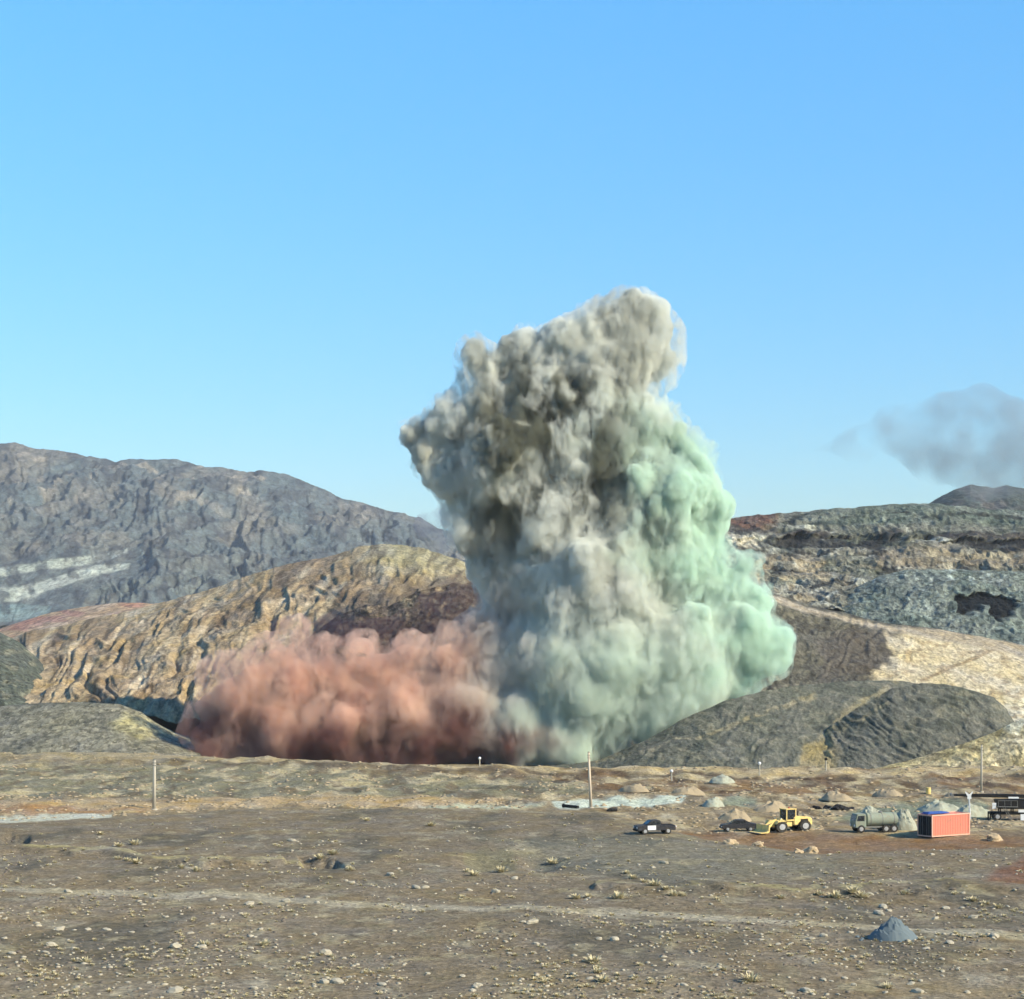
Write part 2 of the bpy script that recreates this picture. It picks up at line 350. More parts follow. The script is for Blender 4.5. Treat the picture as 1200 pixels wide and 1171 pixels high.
hill('haul_ramp_slope', 'dark and cream spoil slope under the grey haul ramp',
     [([(640, 690), (780, 674), (850, 684), (900, 694), (960, 712), (1000, 721), (1050, 732), (1100, 738), (1200, 755), (1400, 775)], 640),
      ([(640, 704), (780, 690), (850, 698), (900, 708), (950, 722), (1010, 736), (1100, 752), (1200, 770), (1400, 792)], 590),
      ([(640, 880), (850, 850), (1400, 860)], 470),
      ([(640, 900), (1400, 902)], 425)],
     X(640, 1400, 1.3), alb(112, 108, 92), dict(mott=.3, fine=.25, vor=.28, vcell=3.5, bump=.8), amp=(5, 4), wl=(80, 22), rib=(50, 15, 60, 2.5), paint=paint_ramp,
     calm=lambda x, y: 1 - .5 * inside([(1040, 735), (1400, 750), (1400, 870), (1100, 815), (1030, 790)], x, y, 12))

def paint_mound(c, x, y, d):
    c = mix(c, alb(92, 97, 88), sstep(-.1, .4, fbm(x / 50, y / 16, 3.6, 4)) * .7)
    c = mix(c, alb(150, 146, 126), sstep(.1, .5, fbm((x + y * 1.5) / 30, (y - x * .3) / 6, 5.1, 4)) * .6)
    for ln, wd in (([(700, 893), (780, 874), (850, 856), (900, 836), (960, 816)], 3), ([(940, 905), (945, 880), (975, 850), (1010, 825), (1050, 805)], 5),
                   ([(965, 880), (985, 858), (1040, 825)], 3)):
        c = mix(c, alb(176, 164, 128), line_mask(ln, x, y, wd, 9) * sstep(-.5, .2, fbm(x / 9, y / 7, 8.8, 3)) * .7)
    c = mix(c, alb(176, 160, 116), inside([(935, 905), (945, 872), (975, 866), (985, 880), (975, 908)], x, y, 4, 6, 9) * .8)
    return c
hill('spoil_mound', 'long dark grey spoil bank with pale tracks in front of the green smoke',
     [([(640, 900), (700, 893), (760, 866), (800, 843), (850, 822), (900, 809), (940, 803), (990, 799), (1030, 797), (1060, 799), (1100, 806), (1150, 826), (1190, 860)], [(640, 405), (800, 412), (1190, 428)]),
      ([(640, 916), (800, 916), (1190, 918)], 384)],
     X(640, 1190, 1.3), alb(120, 121, 108), dict(mott=.25, fine=.25, bump=.6, vor=.16, vcell=3), amp=(4, 3.5), wl=(70, 20), rib=(25, 16, 110, 4), paint=paint_mound, back=30, crest=.3)
hill('spoil_mound', 'rounded dark grey spoil heap with slanting gullies below the cream slope',
     [([(925, 908), (945, 880), (975, 850), (1010, 826), (1045, 808), (1080, 801), (1110, 803), (1140, 810), (1165, 818), (1180, 832), (1190, 850), (1195, 866), (1200, 880)], 401),
      ([(925, 917), (1200, 917)], 384)],
     X(925, 1200, 1.3), alb(116, 117, 106), dict(mott=.25, fine=.25, bump=.6, vor=.16, vcell=3), amp=(3, 3.5), wl=(60, 18), rib=(150, 9, 60, 4.5), paint=paint_mound, back=25, crest=.3)
hill('bank', 'pale cream earth bank curving round the foot of the dark heap',
     [([(985, 909), (1030, 900), (1070, 890), (1110, 878), (1140, 868), (1165, 858), (1185, 848), (1210, 838), (1400, 830)], 384),
      ([(985, 913), (1100, 911), (1400, 911)], 370)],
     X(985, 1400, 1.5), alb(206, 190, 142), dict(mott=.3, fine=.3), amp=(2, 2.5), wl=(40, 14), back=20,
     paint=lambda c, x, y, d: mix(mix(c, alb(150, 138, 104), sstep(0, .4, fbm(x / 30, y / 8, 1., 3)) * .8), alb(240, 234, 200), inside([(1178, 812), (1198, 810), (1205, 845), (1190, 862), (1175, 858)], x, y, 3, 5) * .9))

# ------------------------------------------------------------------ the plain: one sheet to the horizon
NEAR = [(-400, 962), (0, 966), (130, 958), (300, 948), (500, 950), (700, 956), (800, 978), (900, 990), (960, 1003), (1060, 1000), (1200, 994), (1600, 990)]
def ground_relief(x, y):
    D = np.maximum(y, 40.); px = 600 + F * x / D; py = YH + F * H / D
    z = fbm(x / 40, y / 60, 0.3, 3) * .55 + fbm(x / 9, y / 12, 1.3, 3) * .14
    lim = resample(NEAR, px)
    z = z + .55 * sstep(lim - 6, lim + 8, py) + .25 * ridged(x / 12, y / 20, 4.3, 3) * sstep(lim + 2, lim + 20, py) * .6
    z = z - .5 * sstep(975, 985, py) * sstep(1008, 994, py) * sstep(780, 880, px)
    bl = resample([(-600, 884), (0, 884), (200, 888), (400, 896), (700, 903), (1900, 904)], px)            # road bank, the blast hollow beyond it
    z = z + .45 * sstep(bl + 9, bl + 3, py) * sstep(bl - 5, bl + 1, py) * (1 + fbm(x / 6, y / 6, 2.2, 2) * .9)
    z = z - 3.2 * sstep(bl - 2, bl - 9, py)
    z = z + .5 * fbm(x / 5, y / 9, 12.2, 3) * sstep(960, 945, py) * sstep(882, 890, py)
    # dug hollow and its spoil in the middle of the field, ditch left of it
    z = z - .9 * np.exp(-(((px - 575) / 30) ** 2 + ((py - 1018) / 9) ** 2) ** 1.3) - .9 * np.exp(-(((px - 632) / 26) ** 2 + ((py - 1016) / 10) ** 2) ** 1.3) \
          + .45 * np.exp(-(((px - 610) / 80) ** 2 + ((py - 996) / 6) ** 2))
    z = z - 1.0 * inside([(350, 1012), (395, 1016), (400, 1024), (355, 1022)], px, py, 4, 4)
    z = z - .9 * inside([(-10, 982), (32, 984), (30, 992), (-10, 991)], px, py, 3, 4)
    z = z + .45 * line_mask([(-50, 1008), (120, 1004), (170, 1018), (240, 1022), (330, 1020)], px, py, 6, 6)
    z = z + .35 * line_mask([(700, 1048), (800, 1052), (900, 1056), (1000, 1052), (1120, 1046), (1250, 1058)], px, py, 7, 6)
    z = z * np.where(py > 780, 1, sstep(760, 780, py)) - np.where(py < 860, 1.5, 0) * sstep(860, 850, py)
    return z
def zg(x, y): return float(ground_relief(np.array([float(x)]), np.array([float(y)]))[0])
def on(px, py):
    """point of the plain seen at a photograph pixel"""
    D = ground_D(py); z = 0.
    for _ in range(6):
        x = (px - 600) * D / F; z = zg(x, D); D = F * (H - z) / (py - YH)
    x = (px - 600) * D / F; return Vector((x, D, zg(x, D)))
rows = np.concatenate([F * H / (np.linspace(1420, 872, 620) - YH), np.geomspace(440, 26000, 60)])
cols = np.linspace(-620, 1820, 1250)
gx = (cols[None] - 600) / F * rows[:, None]; gy = rows[:, None] * np.ones_like(gx)
gz = ground_relief(gx, gy)
px = 600 + F * gx / gy; py = YH + F * H / gy
c = np.ones(gx.shape + (3,)) * alb(146, 130, 102)
n1 = fbm(gx / 30, gy / 60, 3.3, 4); n2 = fbm(gx / 8, gy / 24, 7.3, 4); n3 = fbm(gx / 2.2, gy / 5, 9.3, 3)
c = mix(c, alb(154, 136, 104), sstep(-.2, .4, n1) * .8)
c = mix(c, alb(108, 102, 85), sstep(0, .5, n2) * .75)
c = mix(c, alb(150, 140, 108), sstep(.25, .6, n3) * .5)
c = mix(c, alb(172, 152, 112), sstep(1125, 1165, py) * sstep(-.4, .2, n2) * .55)                       # tan foreground edge
c = mix(c, alb(188, 176, 144), line_mask([(-300, 1048), (0, 1052), (300, 1062), (500, 1072), (700, 1080), (950, 1094), (1200, 1104), (1500, 1112)], px, py, 5, 4) * .95)
c = mix(c, alb(150, 138, 112), line_mask([(-300, 1062), (300, 1070), (700, 1092), (1200, 1118)], px, py, 4, 4, 8) * .7)
c = mix(c, alb(176, 164, 116), line_mask([(700, 1046), (800, 1051), (900, 1056), (1000, 1050), (1130, 1040)], px, py, 5, 8) * sstep(-.3, .2, n3) * .95)
c = mix(c, alb(184, 170, 120), line_mask([(-50, 1006), (120, 1002), (170, 1016), (240, 1020), (330, 1018), (420, 1024)], px, py, 5, 8) * sstep(-.35, .15, n3) * .95)
c = mix(c, alb(150, 100, 64), inside([(1150, 1042), (1175, 1024), (1215, 1010), (1500, 1000), (1500, 1040), (1200, 1046)], px, py, 6, 9) * .8)
c = mix(c, alb(136, 132, 96), inside([(545, 1005), (600, 1003), (605, 1028), (548, 1026)], px, py, 4, 5) * .6)
c = mix(c, alb(138, 140, 122), inside([(560, 990), (820, 985), (960, 1004), (1010, 1030), (800, 1045), (640, 1020)], px, py, 14, 14) * .45)
far = sstep(4, -4, py - resample(NEAR, px) + n3 * 3)                                                  # beyond the dark field
c = mix(c, alb(168, 148, 110), far)
c = mix(c, alb(146, 142, 112), far * inside([(-700, 892), (300, 896), (560, 912), (700, 916), (700, 930), (400, 934), (200, 932), (-700, 938)], px, py, 4, 5) * .9)
c = mix(c, alb(150, 116, 78), far * inside([(620, 900), (1900, 903), (1900, 932), (900, 934), (700, 930)], px, py, 4, 7) * sstep(-.3, .2, n2) * .75)
c = mix(c, alb(84, 64, 46), far * sstep(.1, .45, fbm(gx / 5, gy / 12, 2.3, 4)) * inside([(560, 904), (1900, 906), (1900, 940), (760, 940)], px, py, 5) * .75)
c = mix(c, alb(222, 204, 156), far * sstep(.05, .4, fbm(gx / 4, gy / 12, 5.3, 4)) * .7)
c = mix(c, alb(110, 88, 64), far * sstep(.15, .45, fbm(gx / 3.5, gy / 12, 15.3, 4)) * .6)
c = mix(c, alb(188, 176, 138), (1 - far) * sstep(.3, .55, fbm(gx / 3, gy / 5, 19.3, 4)) * .5)
c = mix(c, alb(206, 176, 124), inside([(-700, 936), (130, 938), (400, 928), (600, 934), (560, 944), (300, 944), (120, 952), (-700, 952)], px, py, 3, 5) * .8)
c = mix(c, alb(168, 120, 78), inside([(-700, 942), (60, 944), (180, 946), (100, 952), (-700, 954)], px, py, 2, 5) * .6)
c = mix(c, alb(212, 190, 140), line_mask([(-700, 884), (0, 884), (100, 886), (300, 890), (500, 897), (700, 903), (1000, 908), (1300, 905)], px, py, 4.5, 5) * .8)
c = mix(c, alb(64, 48, 40), line_mask([(200, 893), (400, 900), (620, 905), (780, 909), (1000, 914)], px, py, 2.2, 4) * .55)
c = mix(c, alb(222, 222, 196), inside([(-700, 958), (0, 956), (60, 951), (132, 952), (128, 958), (40, 963), (-700, 972)], px, py, 1.5, 4) * .95)
c = mix(c, alb(214, 216, 180), inside([(490, 943), (560, 941), (605, 944), (640, 946), (600, 950), (500, 949)], px, py, 1.5, 4) * .9)
c = mix(c, alb(226, 236, 212), inside([(646, 944), (700, 938), (760, 938), (806, 936), (800, 944), (740, 947), (655, 952)], px, py, 1.5, 4) * .95)
c = mix(c, alb(140, 158, 138), inside([(830, 946), (860, 934), (885, 936), (890, 946)], px, py, 3, 5) * .7)
c = mix(c, alb(146, 110, 72), inside([(790, 973), (900, 975), (1000, 978), (1150, 982), (1500, 978), (1500, 992), (1200, 994), (1060, 1000), (960, 1003), (900, 990), (800, 980)], px, py, 3, 5) * .85)
c = mix(c, alb(124, 142, 122), inside([(985, 960), (1010, 944), (1100, 936), (1160, 940), (1155, 956), (1060, 962)], px, py, 4, 7) * .75)
c = mix(c, alb(160, 150, 116), sstep(905, 880, py) * .6)
G = np.stack([gx, gy, gz], -1)
gm = earth_material('plain_soil', .085, mott=.3, fine=.3, bump=.7, sx=.7, vor=.22, vcell=2.2)
go = link(bpy.data.objects.new('ground', grid_mesh('ground', G[::-1], c[::-1], gm)))
go['kind'] = 'structure'; go['label'] = 'stony grey brown desert plain crossed by dirt roads'

# ------------------------------------------------------------------ smoke and dust: closed bodies filled with volume
def blob_mesh(name, puffs, D, vox=.8, amps=((62, 17), (26, 7), (11, 3)), seed=0., flat=.8, holes=()):
    bm = bmesh.new(); u = D / F
    for p in puffs:
        x, y, r = p[:3]; dz = p[3] if len(p) > 3 else 0.
        M = Matrix.Translation(Vector(at(x, y, D + dz * u))) @ Matrix.Diagonal((r * u, r * u * flat, r * u, 1))
        bmesh.ops.create_icosphere(bm, subdivisions=3, radius=1, matrix=M)
    me = bpy.data.meshes.new(name); bm.to_mesh(me); bm.free()
    def remesh(me, v):
        o = bpy.data.objects.new('tmp', me); C.objects.link(o)
        r = o.modifiers.new('r', 'REMESH'); r.mode = 'VOXEL'; r.voxel_size = v; r.use_smooth_shade = True
        dg = bpy.context.evaluated_depsgraph_get(); dg.update()
        m2 = bpy.data.meshes.new_from_object(o.evaluated_get(dg)); bpy.data.objects.remove(o); return m2
    me = remesh(me, vox)
    for hx, hy, rx, ry, dp in holes:                                  # deep folds between the billows
        n = len(me.vertices); co = np.empty(n * 3, np.float32); me.vertices.foreach_get('co', co); co = co.reshape(-1, 3).astype(float)
        no = np.empty(n * 3, np.float32); me.vertices.foreach_get('normal', no); no = no.reshape(-1, 3)
        c = at(hx, hy, D); k = np.exp(-((co[:, 0] - c[0]) / (rx * u)) ** 2 - ((co[:, 2] - c[2]) / (ry * u)) ** 2) * dp * u * (co[:, 1] < D + 10 * u)
        co[:, 1] += k; me.vertices.foreach_set('co', co.astype(np.float32).reshape(-1)); me.update()
    for k, (wl, am) in enumerate(amps):
        n = len(me.vertices); co = np.empty(n * 3, np.float32); me.vertices.foreach_get('co', co); co = co.reshape(-1, 3).astype(float)
        no = np.empty(n * 3, np.float32); me.vertices.foreach_get('normal', no); no = no.reshape(-1, 3)
        q = co * (1, 1, .8) / (wl * u) + seed + k * 7.7
        q = q + .35 * np.stack([perlin(q[:, 0], q[:, 1], q[:, 2] + j * 9) for j in range(3)], -1)
        w = worley(q) - .52
        zz = sstep(szz(800), szz(600), co[:, 2]); am = am * (1 if k == 0 else (.45 + .75 * zz)) * (1 + .9 * perlin(co[:, 0] / (90 * u) + k, co[:, 1] / (90 * u), co[:, 2] / (90 * u) + seed))
        am = np.maximum(am, 0)
        co = co - no * (w * am * 1.9 * u)[:, None]
        me.vertices.foreach_set('co', co.astype(np.float32).reshape(-1)); me.update()
        if k < len(amps) - 1: me = remesh(me, vox if k == 0 else vox * .8)
    me.polygons.foreach_set('use_smooth', np.ones(len(me.polygons), bool))
    me.name = name
    return me

def ramp(nt, val, a, b, c0=0., c1=1.):
    r = N(nt, 'ShaderNodeMapRange', interpolation_type='SMOOTHSTEP')
    for i, v in enumerate((a, b, c0, c1)): r.inputs[i + 1].default_value = v
    nt.links.new(val, r.inputs[0]); return r.outputs[0]
def vmix(nt, f, a, b):
    m = N(nt, 'ShaderNodeMix', data_type='RGBA')
    if hasattr(f, 'is_output'): nt.links.new(f, m.inputs[0])
    else: m.inputs[0].default_value = f
    for s, v in ((6, a), (7, b)):
        if hasattr(v, 'is_output'): nt.links.new(v, m.inputs[s])
        else: m.inputs[s].default_value = (*v, 1)
    return m.outputs[2]
def mth(nt, op, a, b=None, c=None):
    m = N(nt, 'ShaderNodeMath', operation=op)
    for i, v in enumerate((a, b, c)):
        if v is None: continue
        if hasattr(v, 'is_output'): nt.links.new(v, m.inputs[i])
        else: m.inputs[i].default_value = v
    return m.outputs[0]
DS = 425.; US = DS / F
def sx(px): return (px - 600) * US
def szz(py): return H - (py - YH) * US
def smoke_material(name, dens, lo=.35, hi=.62, step=.06, fine=20, floor=.1):
    m = bpy.data.materials.new(name); m.use_nodes = True; nt = m.node_tree; nt.nodes.clear(); L = nt.links.new
    out = N(nt, 'ShaderNodeOutputMaterial'); pv = N(nt, 'ShaderNodeVolumePrincipled'); L(pv.outputs[0], out.inputs['Volume'])
    geo = N(nt, 'ShaderNodeNewGeometry'); sp = N(nt, 'ShaderNodeSeparateXYZ'); L(geo.outputs['Position'], sp.inputs[0])
    X_, Z_ = sp.outputs[0], sp.outputs[2]
    nb = N(nt, 'ShaderNodeTexNoise', i_Scale=1 / (60 * US), i_Detail=2.); L(geo.outputs['Position'], nb.inputs['Vector'])
    mw = N(nt, 'ShaderNodeMapping'); mw.inputs['Scale'].default_value = (1, 1, .6); L(geo.outputs['Position'], mw.inputs[0])
    nd = N(nt, 'ShaderNodeTexNoise', i_Scale=1 / (fine * US), i_Detail=3., i_Roughness=.6, i_Distortion=.8); L(mw.outputs[0], nd.inputs['Vector'])
    wob = mth(nt, 'MULTIPLY_ADD', nb.outputs[0], 150 * US, -75 * US)
    Xw = mth(nt, 'ADD', X_, wob)
    # red dust low on the left, pale beige-grey column, green on the right flank and the lower right
    Zr = mth(nt, 'ADD', Z_, wob)
    diag = mth(nt, 'MULTIPLY_ADD', Zr, .35, Xw)                                   # green where x + .35 z is large
    g = mth(nt, 'MULTIPLY', ramp(nt, diag, sx(700) + .35 * szz(640), sx(830) + .35 * szz(640)), ramp(nt, Zr, szz(440), szz(540)))
    low_green = mth(nt, 'MULTIPLY', ramp(nt, Z_, szz(690), szz(790)), ramp(nt, Xw, sx(560), sx(700), 0, .55))  # green tint of the lower column
    g = mth(nt, 'MAXIMUM', g, low_green)
    mv = N(nt, 'ShaderNodeMapping'); mv.inputs['Scale'].default_value = (1, 1, .45); L(geo.outputs['Position'], mv.inputs[0])
    ns = N(nt, 'ShaderNodeTexNoise', i_Scale=1 / (48 * US), i_Detail=3., i_Distortion=.8); L(mv.outputs[0], ns.inputs['Vector'])
    fold_shade = ramp(nt, ns.outputs[0], .46, .58)  # streaks of shade between billows, painted into the smoke colour
    grey = (.93, .945, .88); green = (.82, .975, .86); red = (.985, .75, .62); dark = (.72, .6, .56)
    col = vmix(nt, g, grey, green)
    rr = mth(nt, 'MULTIPLY', ramp(nt, Xw, sx(650), sx(530)), ramp(nt, Zr, szz(650), szz(720)))
    rn = N(nt, 'ShaderNodeTexNoise', i_Scale=1 / (30 * US), i_Detail=3., i_Distortion=.6); L(mw.outputs[0], rn.inputs['Vector'])
    rv = vmix(nt, ramp(nt, rn.outputs[0], .45, .62, 0, .85), red, (.80, .56, .47))
    red_c = vmix(nt, ramp(nt, Xw, sx(470), sx(600)), rv, (.86, .77, .70))
    col = vmix(nt, rr, col, red_c)
    up = mth(nt, 'MULTIPLY', fold_shade, ramp(nt, Z_, szz(760), szz(640), .12, .95))
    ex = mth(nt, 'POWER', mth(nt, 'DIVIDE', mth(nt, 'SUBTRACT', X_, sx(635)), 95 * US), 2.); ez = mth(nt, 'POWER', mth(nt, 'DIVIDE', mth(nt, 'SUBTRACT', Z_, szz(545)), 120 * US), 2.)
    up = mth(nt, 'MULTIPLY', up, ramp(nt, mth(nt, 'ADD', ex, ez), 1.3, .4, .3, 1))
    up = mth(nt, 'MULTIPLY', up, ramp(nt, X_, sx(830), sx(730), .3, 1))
    col = vmix(nt, mth(nt, 'MULTIPLY', up, mth(nt, 'SUBTRACT', 1., rr)), col, (.25, .26, .20))  # painted shade, strongest at the column's centre and weaker on the right
    low = mth(nt, 'MULTIPLY', ramp(nt, Zr, szz(815), szz(875)), ramp(nt, Xw, sx(670), sx(590)))
    col = vmix(nt, mth(nt, 'MULTIPLY', low, ramp(nt, ns.outputs[0], .40, .53, .4, 1.)), col, (.42, .24, .22))  # dark dust and self-shadow at the base, both put into the colour
    L(col, pv.inputs['Color'])
    d0 = ramp(nt, Z_, szz(640), szz(800), dens, dens * .6)
    d = mth(nt, 'MULTIPLY', ramp(nt, nd.outputs[0], lo, hi, floor, 1), d0)
    L(d, pv.inputs['Density']); pv.inputs['Anisotropy'].default_value = 0.1
    m.cycles.volume_step_rate = step
    try: m.volume_intersection_method = 'ACCURATE'
    except Exception: pass
    return m

COLUMN = [(724, 376, 32), (760, 372, 26), (778, 390, 24), (770, 418, 28), (774, 442, 18), (690, 372, 12), (615, 392, 16), (555, 405, 18), (700, 398, 38), (742, 410, 40), (655, 408, 30), (612, 420, 34), (568, 432, 28), (545, 415, 14), (620, 388, 10),
          (735, 372, 34), (700, 450, 60), (640, 465, 60), (585, 475, 46), (545, 490, 38), (512, 505, 27), (486, 508, 19), (752, 442, 26),
          (505, 535, 24), (530, 560, 32), (545, 595, 30), (560, 625, 28), (600, 540, 66, -10), (680, 530, 78), (745, 500, 50), (775, 515, 38),
          (790, 545, 44), (812, 575, 36), (828, 600, 28), (760, 590, 70, -10), (660, 620, 78), (600, 620, 50), (590, 670, 42), (620, 690, 60),
          (700, 690, 88, -20), (780, 670, 70), (818, 640, 34), (835, 690, 44), (868, 668, 24), (884, 700, 26), (850, 740, 52), (882, 762, 42), (905, 775, 22),
          (780, 780, 80, -20), (690, 780, 88, -30), (610, 780, 66, -10), (835, 790, 40), (860, 795, 32), (790, 815, 44), (745, 840, 46, -20), (700, 860, 42, -20),
          (660, 860, 48, -40), (610, 855, 48, -40), (570, 850, 45, -30), (575, 745, 40)]
RED = [(246, 832, 26), (236, 862, 22), (268, 812, 34), (300, 795, 36), (292, 850, 40), (322, 768, 24), (345, 752, 17), (350, 805, 46), (338, 855, 40, -20),
       (400, 815, 42), (396, 855, 42, -25), (452, 800, 40), (440, 850, 42, -20), (482, 780, 34), (490, 840, 52, -20), (540, 835, 52, -20), (540, 785, 46), (575, 800, 46),
       (532, 758, 20), (590, 850, 44, -20), (420, 768, 20), (385, 772, 20)] + [(x, 884, 27, -14 + 8 * math.sin(x)) for x in range(248, 660, 24)]
HOLES = [(668, 602, 46, 26, 62), (690, 505, 14, 40, 42), (600, 470, 15, 36, 36), (612, 560, 12, 42, 36), (548, 520, 20, 16, 26), (652, 424, 26, 10, 26),
         (572, 640, 11, 30, 28), (765, 548, 26, 10, 26), (640, 655, 22, 12, 28), (725, 455, 12, 26, 22), (600, 720, 12, 24, 22), (790, 700, 30, 12, 24), (720, 760, 30, 12, 20)]
HOLES_RED = [(430, 758, 40, 14, 46), (365, 840, 26, 16, 30), (440, 860, 30, 14, 28), (500, 790, 14, 24, 30), (560, 840, 22, 18, 30), (300, 850, 20, 12, 24)]
m_smoke = smoke_material('smoke', .6, .42, .66, .075, 14, .02)
m_core = smoke_material('smoke_core', 1.3, .3, .5, .1, 20, .5)
m_red = smoke_material('red_dust', .5, .4, .66, .075, 15, .03)
m_redc = smoke_material('red_core', 1.0, .3, .5, .1, 20, .5)
def body(name, me, mat, label, cat, kind=None, group=None):
    me.materials.clear(); me.materials.append(mat)
    o = link(bpy.data.objects.new(name, me)); o['label'] = label; o['category'] = cat
    if kind: o['kind'] = kind
    return o
grow = lambda P_, k: [(p[0], p[1], max(6, p[2] + k)) + tuple(p[3:]) for p in P_]
def body_part(name, me, mat, parent):
    me.materials.clear(); me.materials.append(mat); return link(bpy.data.objects.new(name, me), parent)
plume = body('smoke_plume', blob_mesh('smoke_plume', grow(COLUMN, 4), DS, seed=2., vox=.9, amps=((50, 13), (22, 7), (11, 3.5))), m_smoke, 'tall billowing grey green smoke column rising from the blast', 'smoke')
body_part('dense_core', blob_mesh('dense_core', grow(COLUMN, -5), DS, seed=2., holes=HOLES), m_core, plume)
cloud = body('dust_cloud', blob_mesh('dust_cloud', grow(RED, 5), DS - 3, seed=8., vox=.8, amps=((50, 16), (22, 9), (11, 4.5))), m_red, 'low salmon red dust cloud rolling out left of the smoke column', 'dust cloud')
body_part('dense_core', blob_mesh('dense_core', grow(RED, -5), DS - 3, seed=8., holes=HOLES_RED), m_redc, cloud)
def thin_material(name, dens, col, scale, step=.1, lo=.35, hi=.65):
    m = bpy.data.materials.new(name); m.use_nodes = True; nt = m.node_tree; nt.nodes.clear(); L = nt.links.new
    out = N(nt, 'ShaderNodeOutputMaterial'); pv = N(nt, 'ShaderNodeVolumePrincipled'); L(pv.outputs[0], out.inputs['Volume'])
    geo = N(nt, 'ShaderNodeNewGeometry'); nd = N(nt, 'ShaderNodeTexNoise', i_Scale=1 / scale, i_Detail=3.); L(geo.outputs['Position'], nd.inputs['Vector'])
    L(ramp(nt, nd.outputs[0], lo, hi, 0, dens), pv.inputs['Density']); pv.inputs['Color'].default_value = (*col, 1)
    m.cycles.volume_step_rate = step; return m
def ell(x, y, rx, ry): return [(x + rx * t * .6, y + ry * .35 * math.sin(t * 5), ry) for t in np.linspace(-1, 1, max(3, int(rx / ry * 2)))]
if not QUICK:
    body('smoke_wisp', blob_mesh('smoke_wisp', [(962, 528, 16), (985, 518, 20), (1010, 515, 26), (1040, 508, 30), (1075, 505, 34), (1110, 492, 38), (1145, 485, 36), (1180, 505, 40), (1120, 530, 44), (1080, 535, 30), (1170, 545, 46), (1220, 530, 50), (990, 530, 16)], 1500, vox=6, amps=((60, 14), (30, 7)), seed=3.),
         thin_material('thin_smoke', .034, (.42, .46, .50), 27, .2, .3, .7), 'thin grey smoke drifting in the sky above the mine benches', 'smoke')
    body('smoke_wisp', blob_mesh('smoke_wisp', [(500, 618, 16), (515, 605, 18), (530, 622, 20), (545, 612, 18), (520, 640, 14)], 520, vox=1.5, amps=((30, 8), (14, 4)), seed=4.),
         thin_material('dark_smoke', .16, (.35, .37, .46), 5, .15), 'small dark blue grey smoke patch left of the column', 'smoke')
    body('dust_veil', blob_mesh('dust_veil', [(560, 700, 26), (530, 725, 26), (570, 735, 22), (370, 745, 22), (400, 735, 24), (440, 745, 26), (480, 740, 28), (510, 705, 24), (535, 690, 22), (330, 735, 14), (550, 715, 30)], 445, vox=1.5, amps=((40, 9), (18, 4)), seed=5.),
         thin_material('veil', .2, (.66, .3, .25), 7, .15), 'thin reddish brown dust veil above the red cloud', 'dust')
    body('road_dust', blob_mesh('road_dust', [(850, 680, 16), (872, 688, 16), (895, 692, 12), (915, 698, 9), (935, 705, 7)], 560, vox=1.2, amps=((30, 7), (14, 3)), seed=6.),
         thin_material('road_dust', .1, (.85, .76, .7), 5, .15), 'pale beige dust blowing along the haul ramp', 'dust')

bm = bmesh.new(); bmesh.ops.create_cube(bm, size=1); me = bpy.data.meshes.new('haze'); bm.to_mesh(me); bm.free()
hz = link(bpy.data.objects.new('haze', me)); hz.scale = (9000, 30000, 460); hz.location = (0, 14000, 205); hz['kind'] = 'stuff'; hz['label'] = 'thin pale blue haze over the distant mountains'; hz['category'] = 'haze'
m = bpy.data.materials.new('haze'); m.use_nodes = True; m.node_tree.nodes.clear(); out = m.node_tree.nodes.new('ShaderNodeOutputMaterial'); pv = m.node_tree.nodes.new('ShaderNodeVolumePrincipled')
m.node_tree.links.new(pv.outputs[0], out.inputs['Volume']); pv.inputs['Color'].default_value = (.86, .92, 1, 1); pv.inputs['Density'].default_value = 4.5e-5; me.materials.append(m)

# ------------------------------------------------------------------ object helpers
def solid(name, col, rough=.6, metal=0., var=.25, scale=6., bump=.15, spec=.3):
    m = bpy.data.materials.new(name); m.use_nodes = True; nt = m.node_tree; L = nt.links.new
    b = nt.nodes['Principled BSDF']; b.inputs['Metallic'].default_value = metal; b.inputs['Specular IOR Level'].default_value = spec
    co = N(nt, 'ShaderNodeTexCoord'); n = N(nt, 'ShaderNodeTexNoise', i_Scale=scale, i_Detail=5., i_Roughness=.65); L(co.outputs['Object'], n.inputs['Vector'])
    c = np.asarray(col, float); dust = np.array([.35, .29, .2])
    L(vmix(nt, ramp(nt, n.outputs[0], .35, .72, 0, var), tuple(c), tuple(c * .35 + dust * .5)), b.inputs['Base Color'])
    L(ramp(nt, n.outputs[0], .3, .7, rough, min(1, rough + .3)), b.inputs['Roughness'])
    bp = N(nt, 'ShaderNodeBump', i_Strength=bump, i_Distance=.02); L(n.outputs[0], bp.inputs['Height']); L(bp.outputs[0], b.inputs['Normal'])
    return m
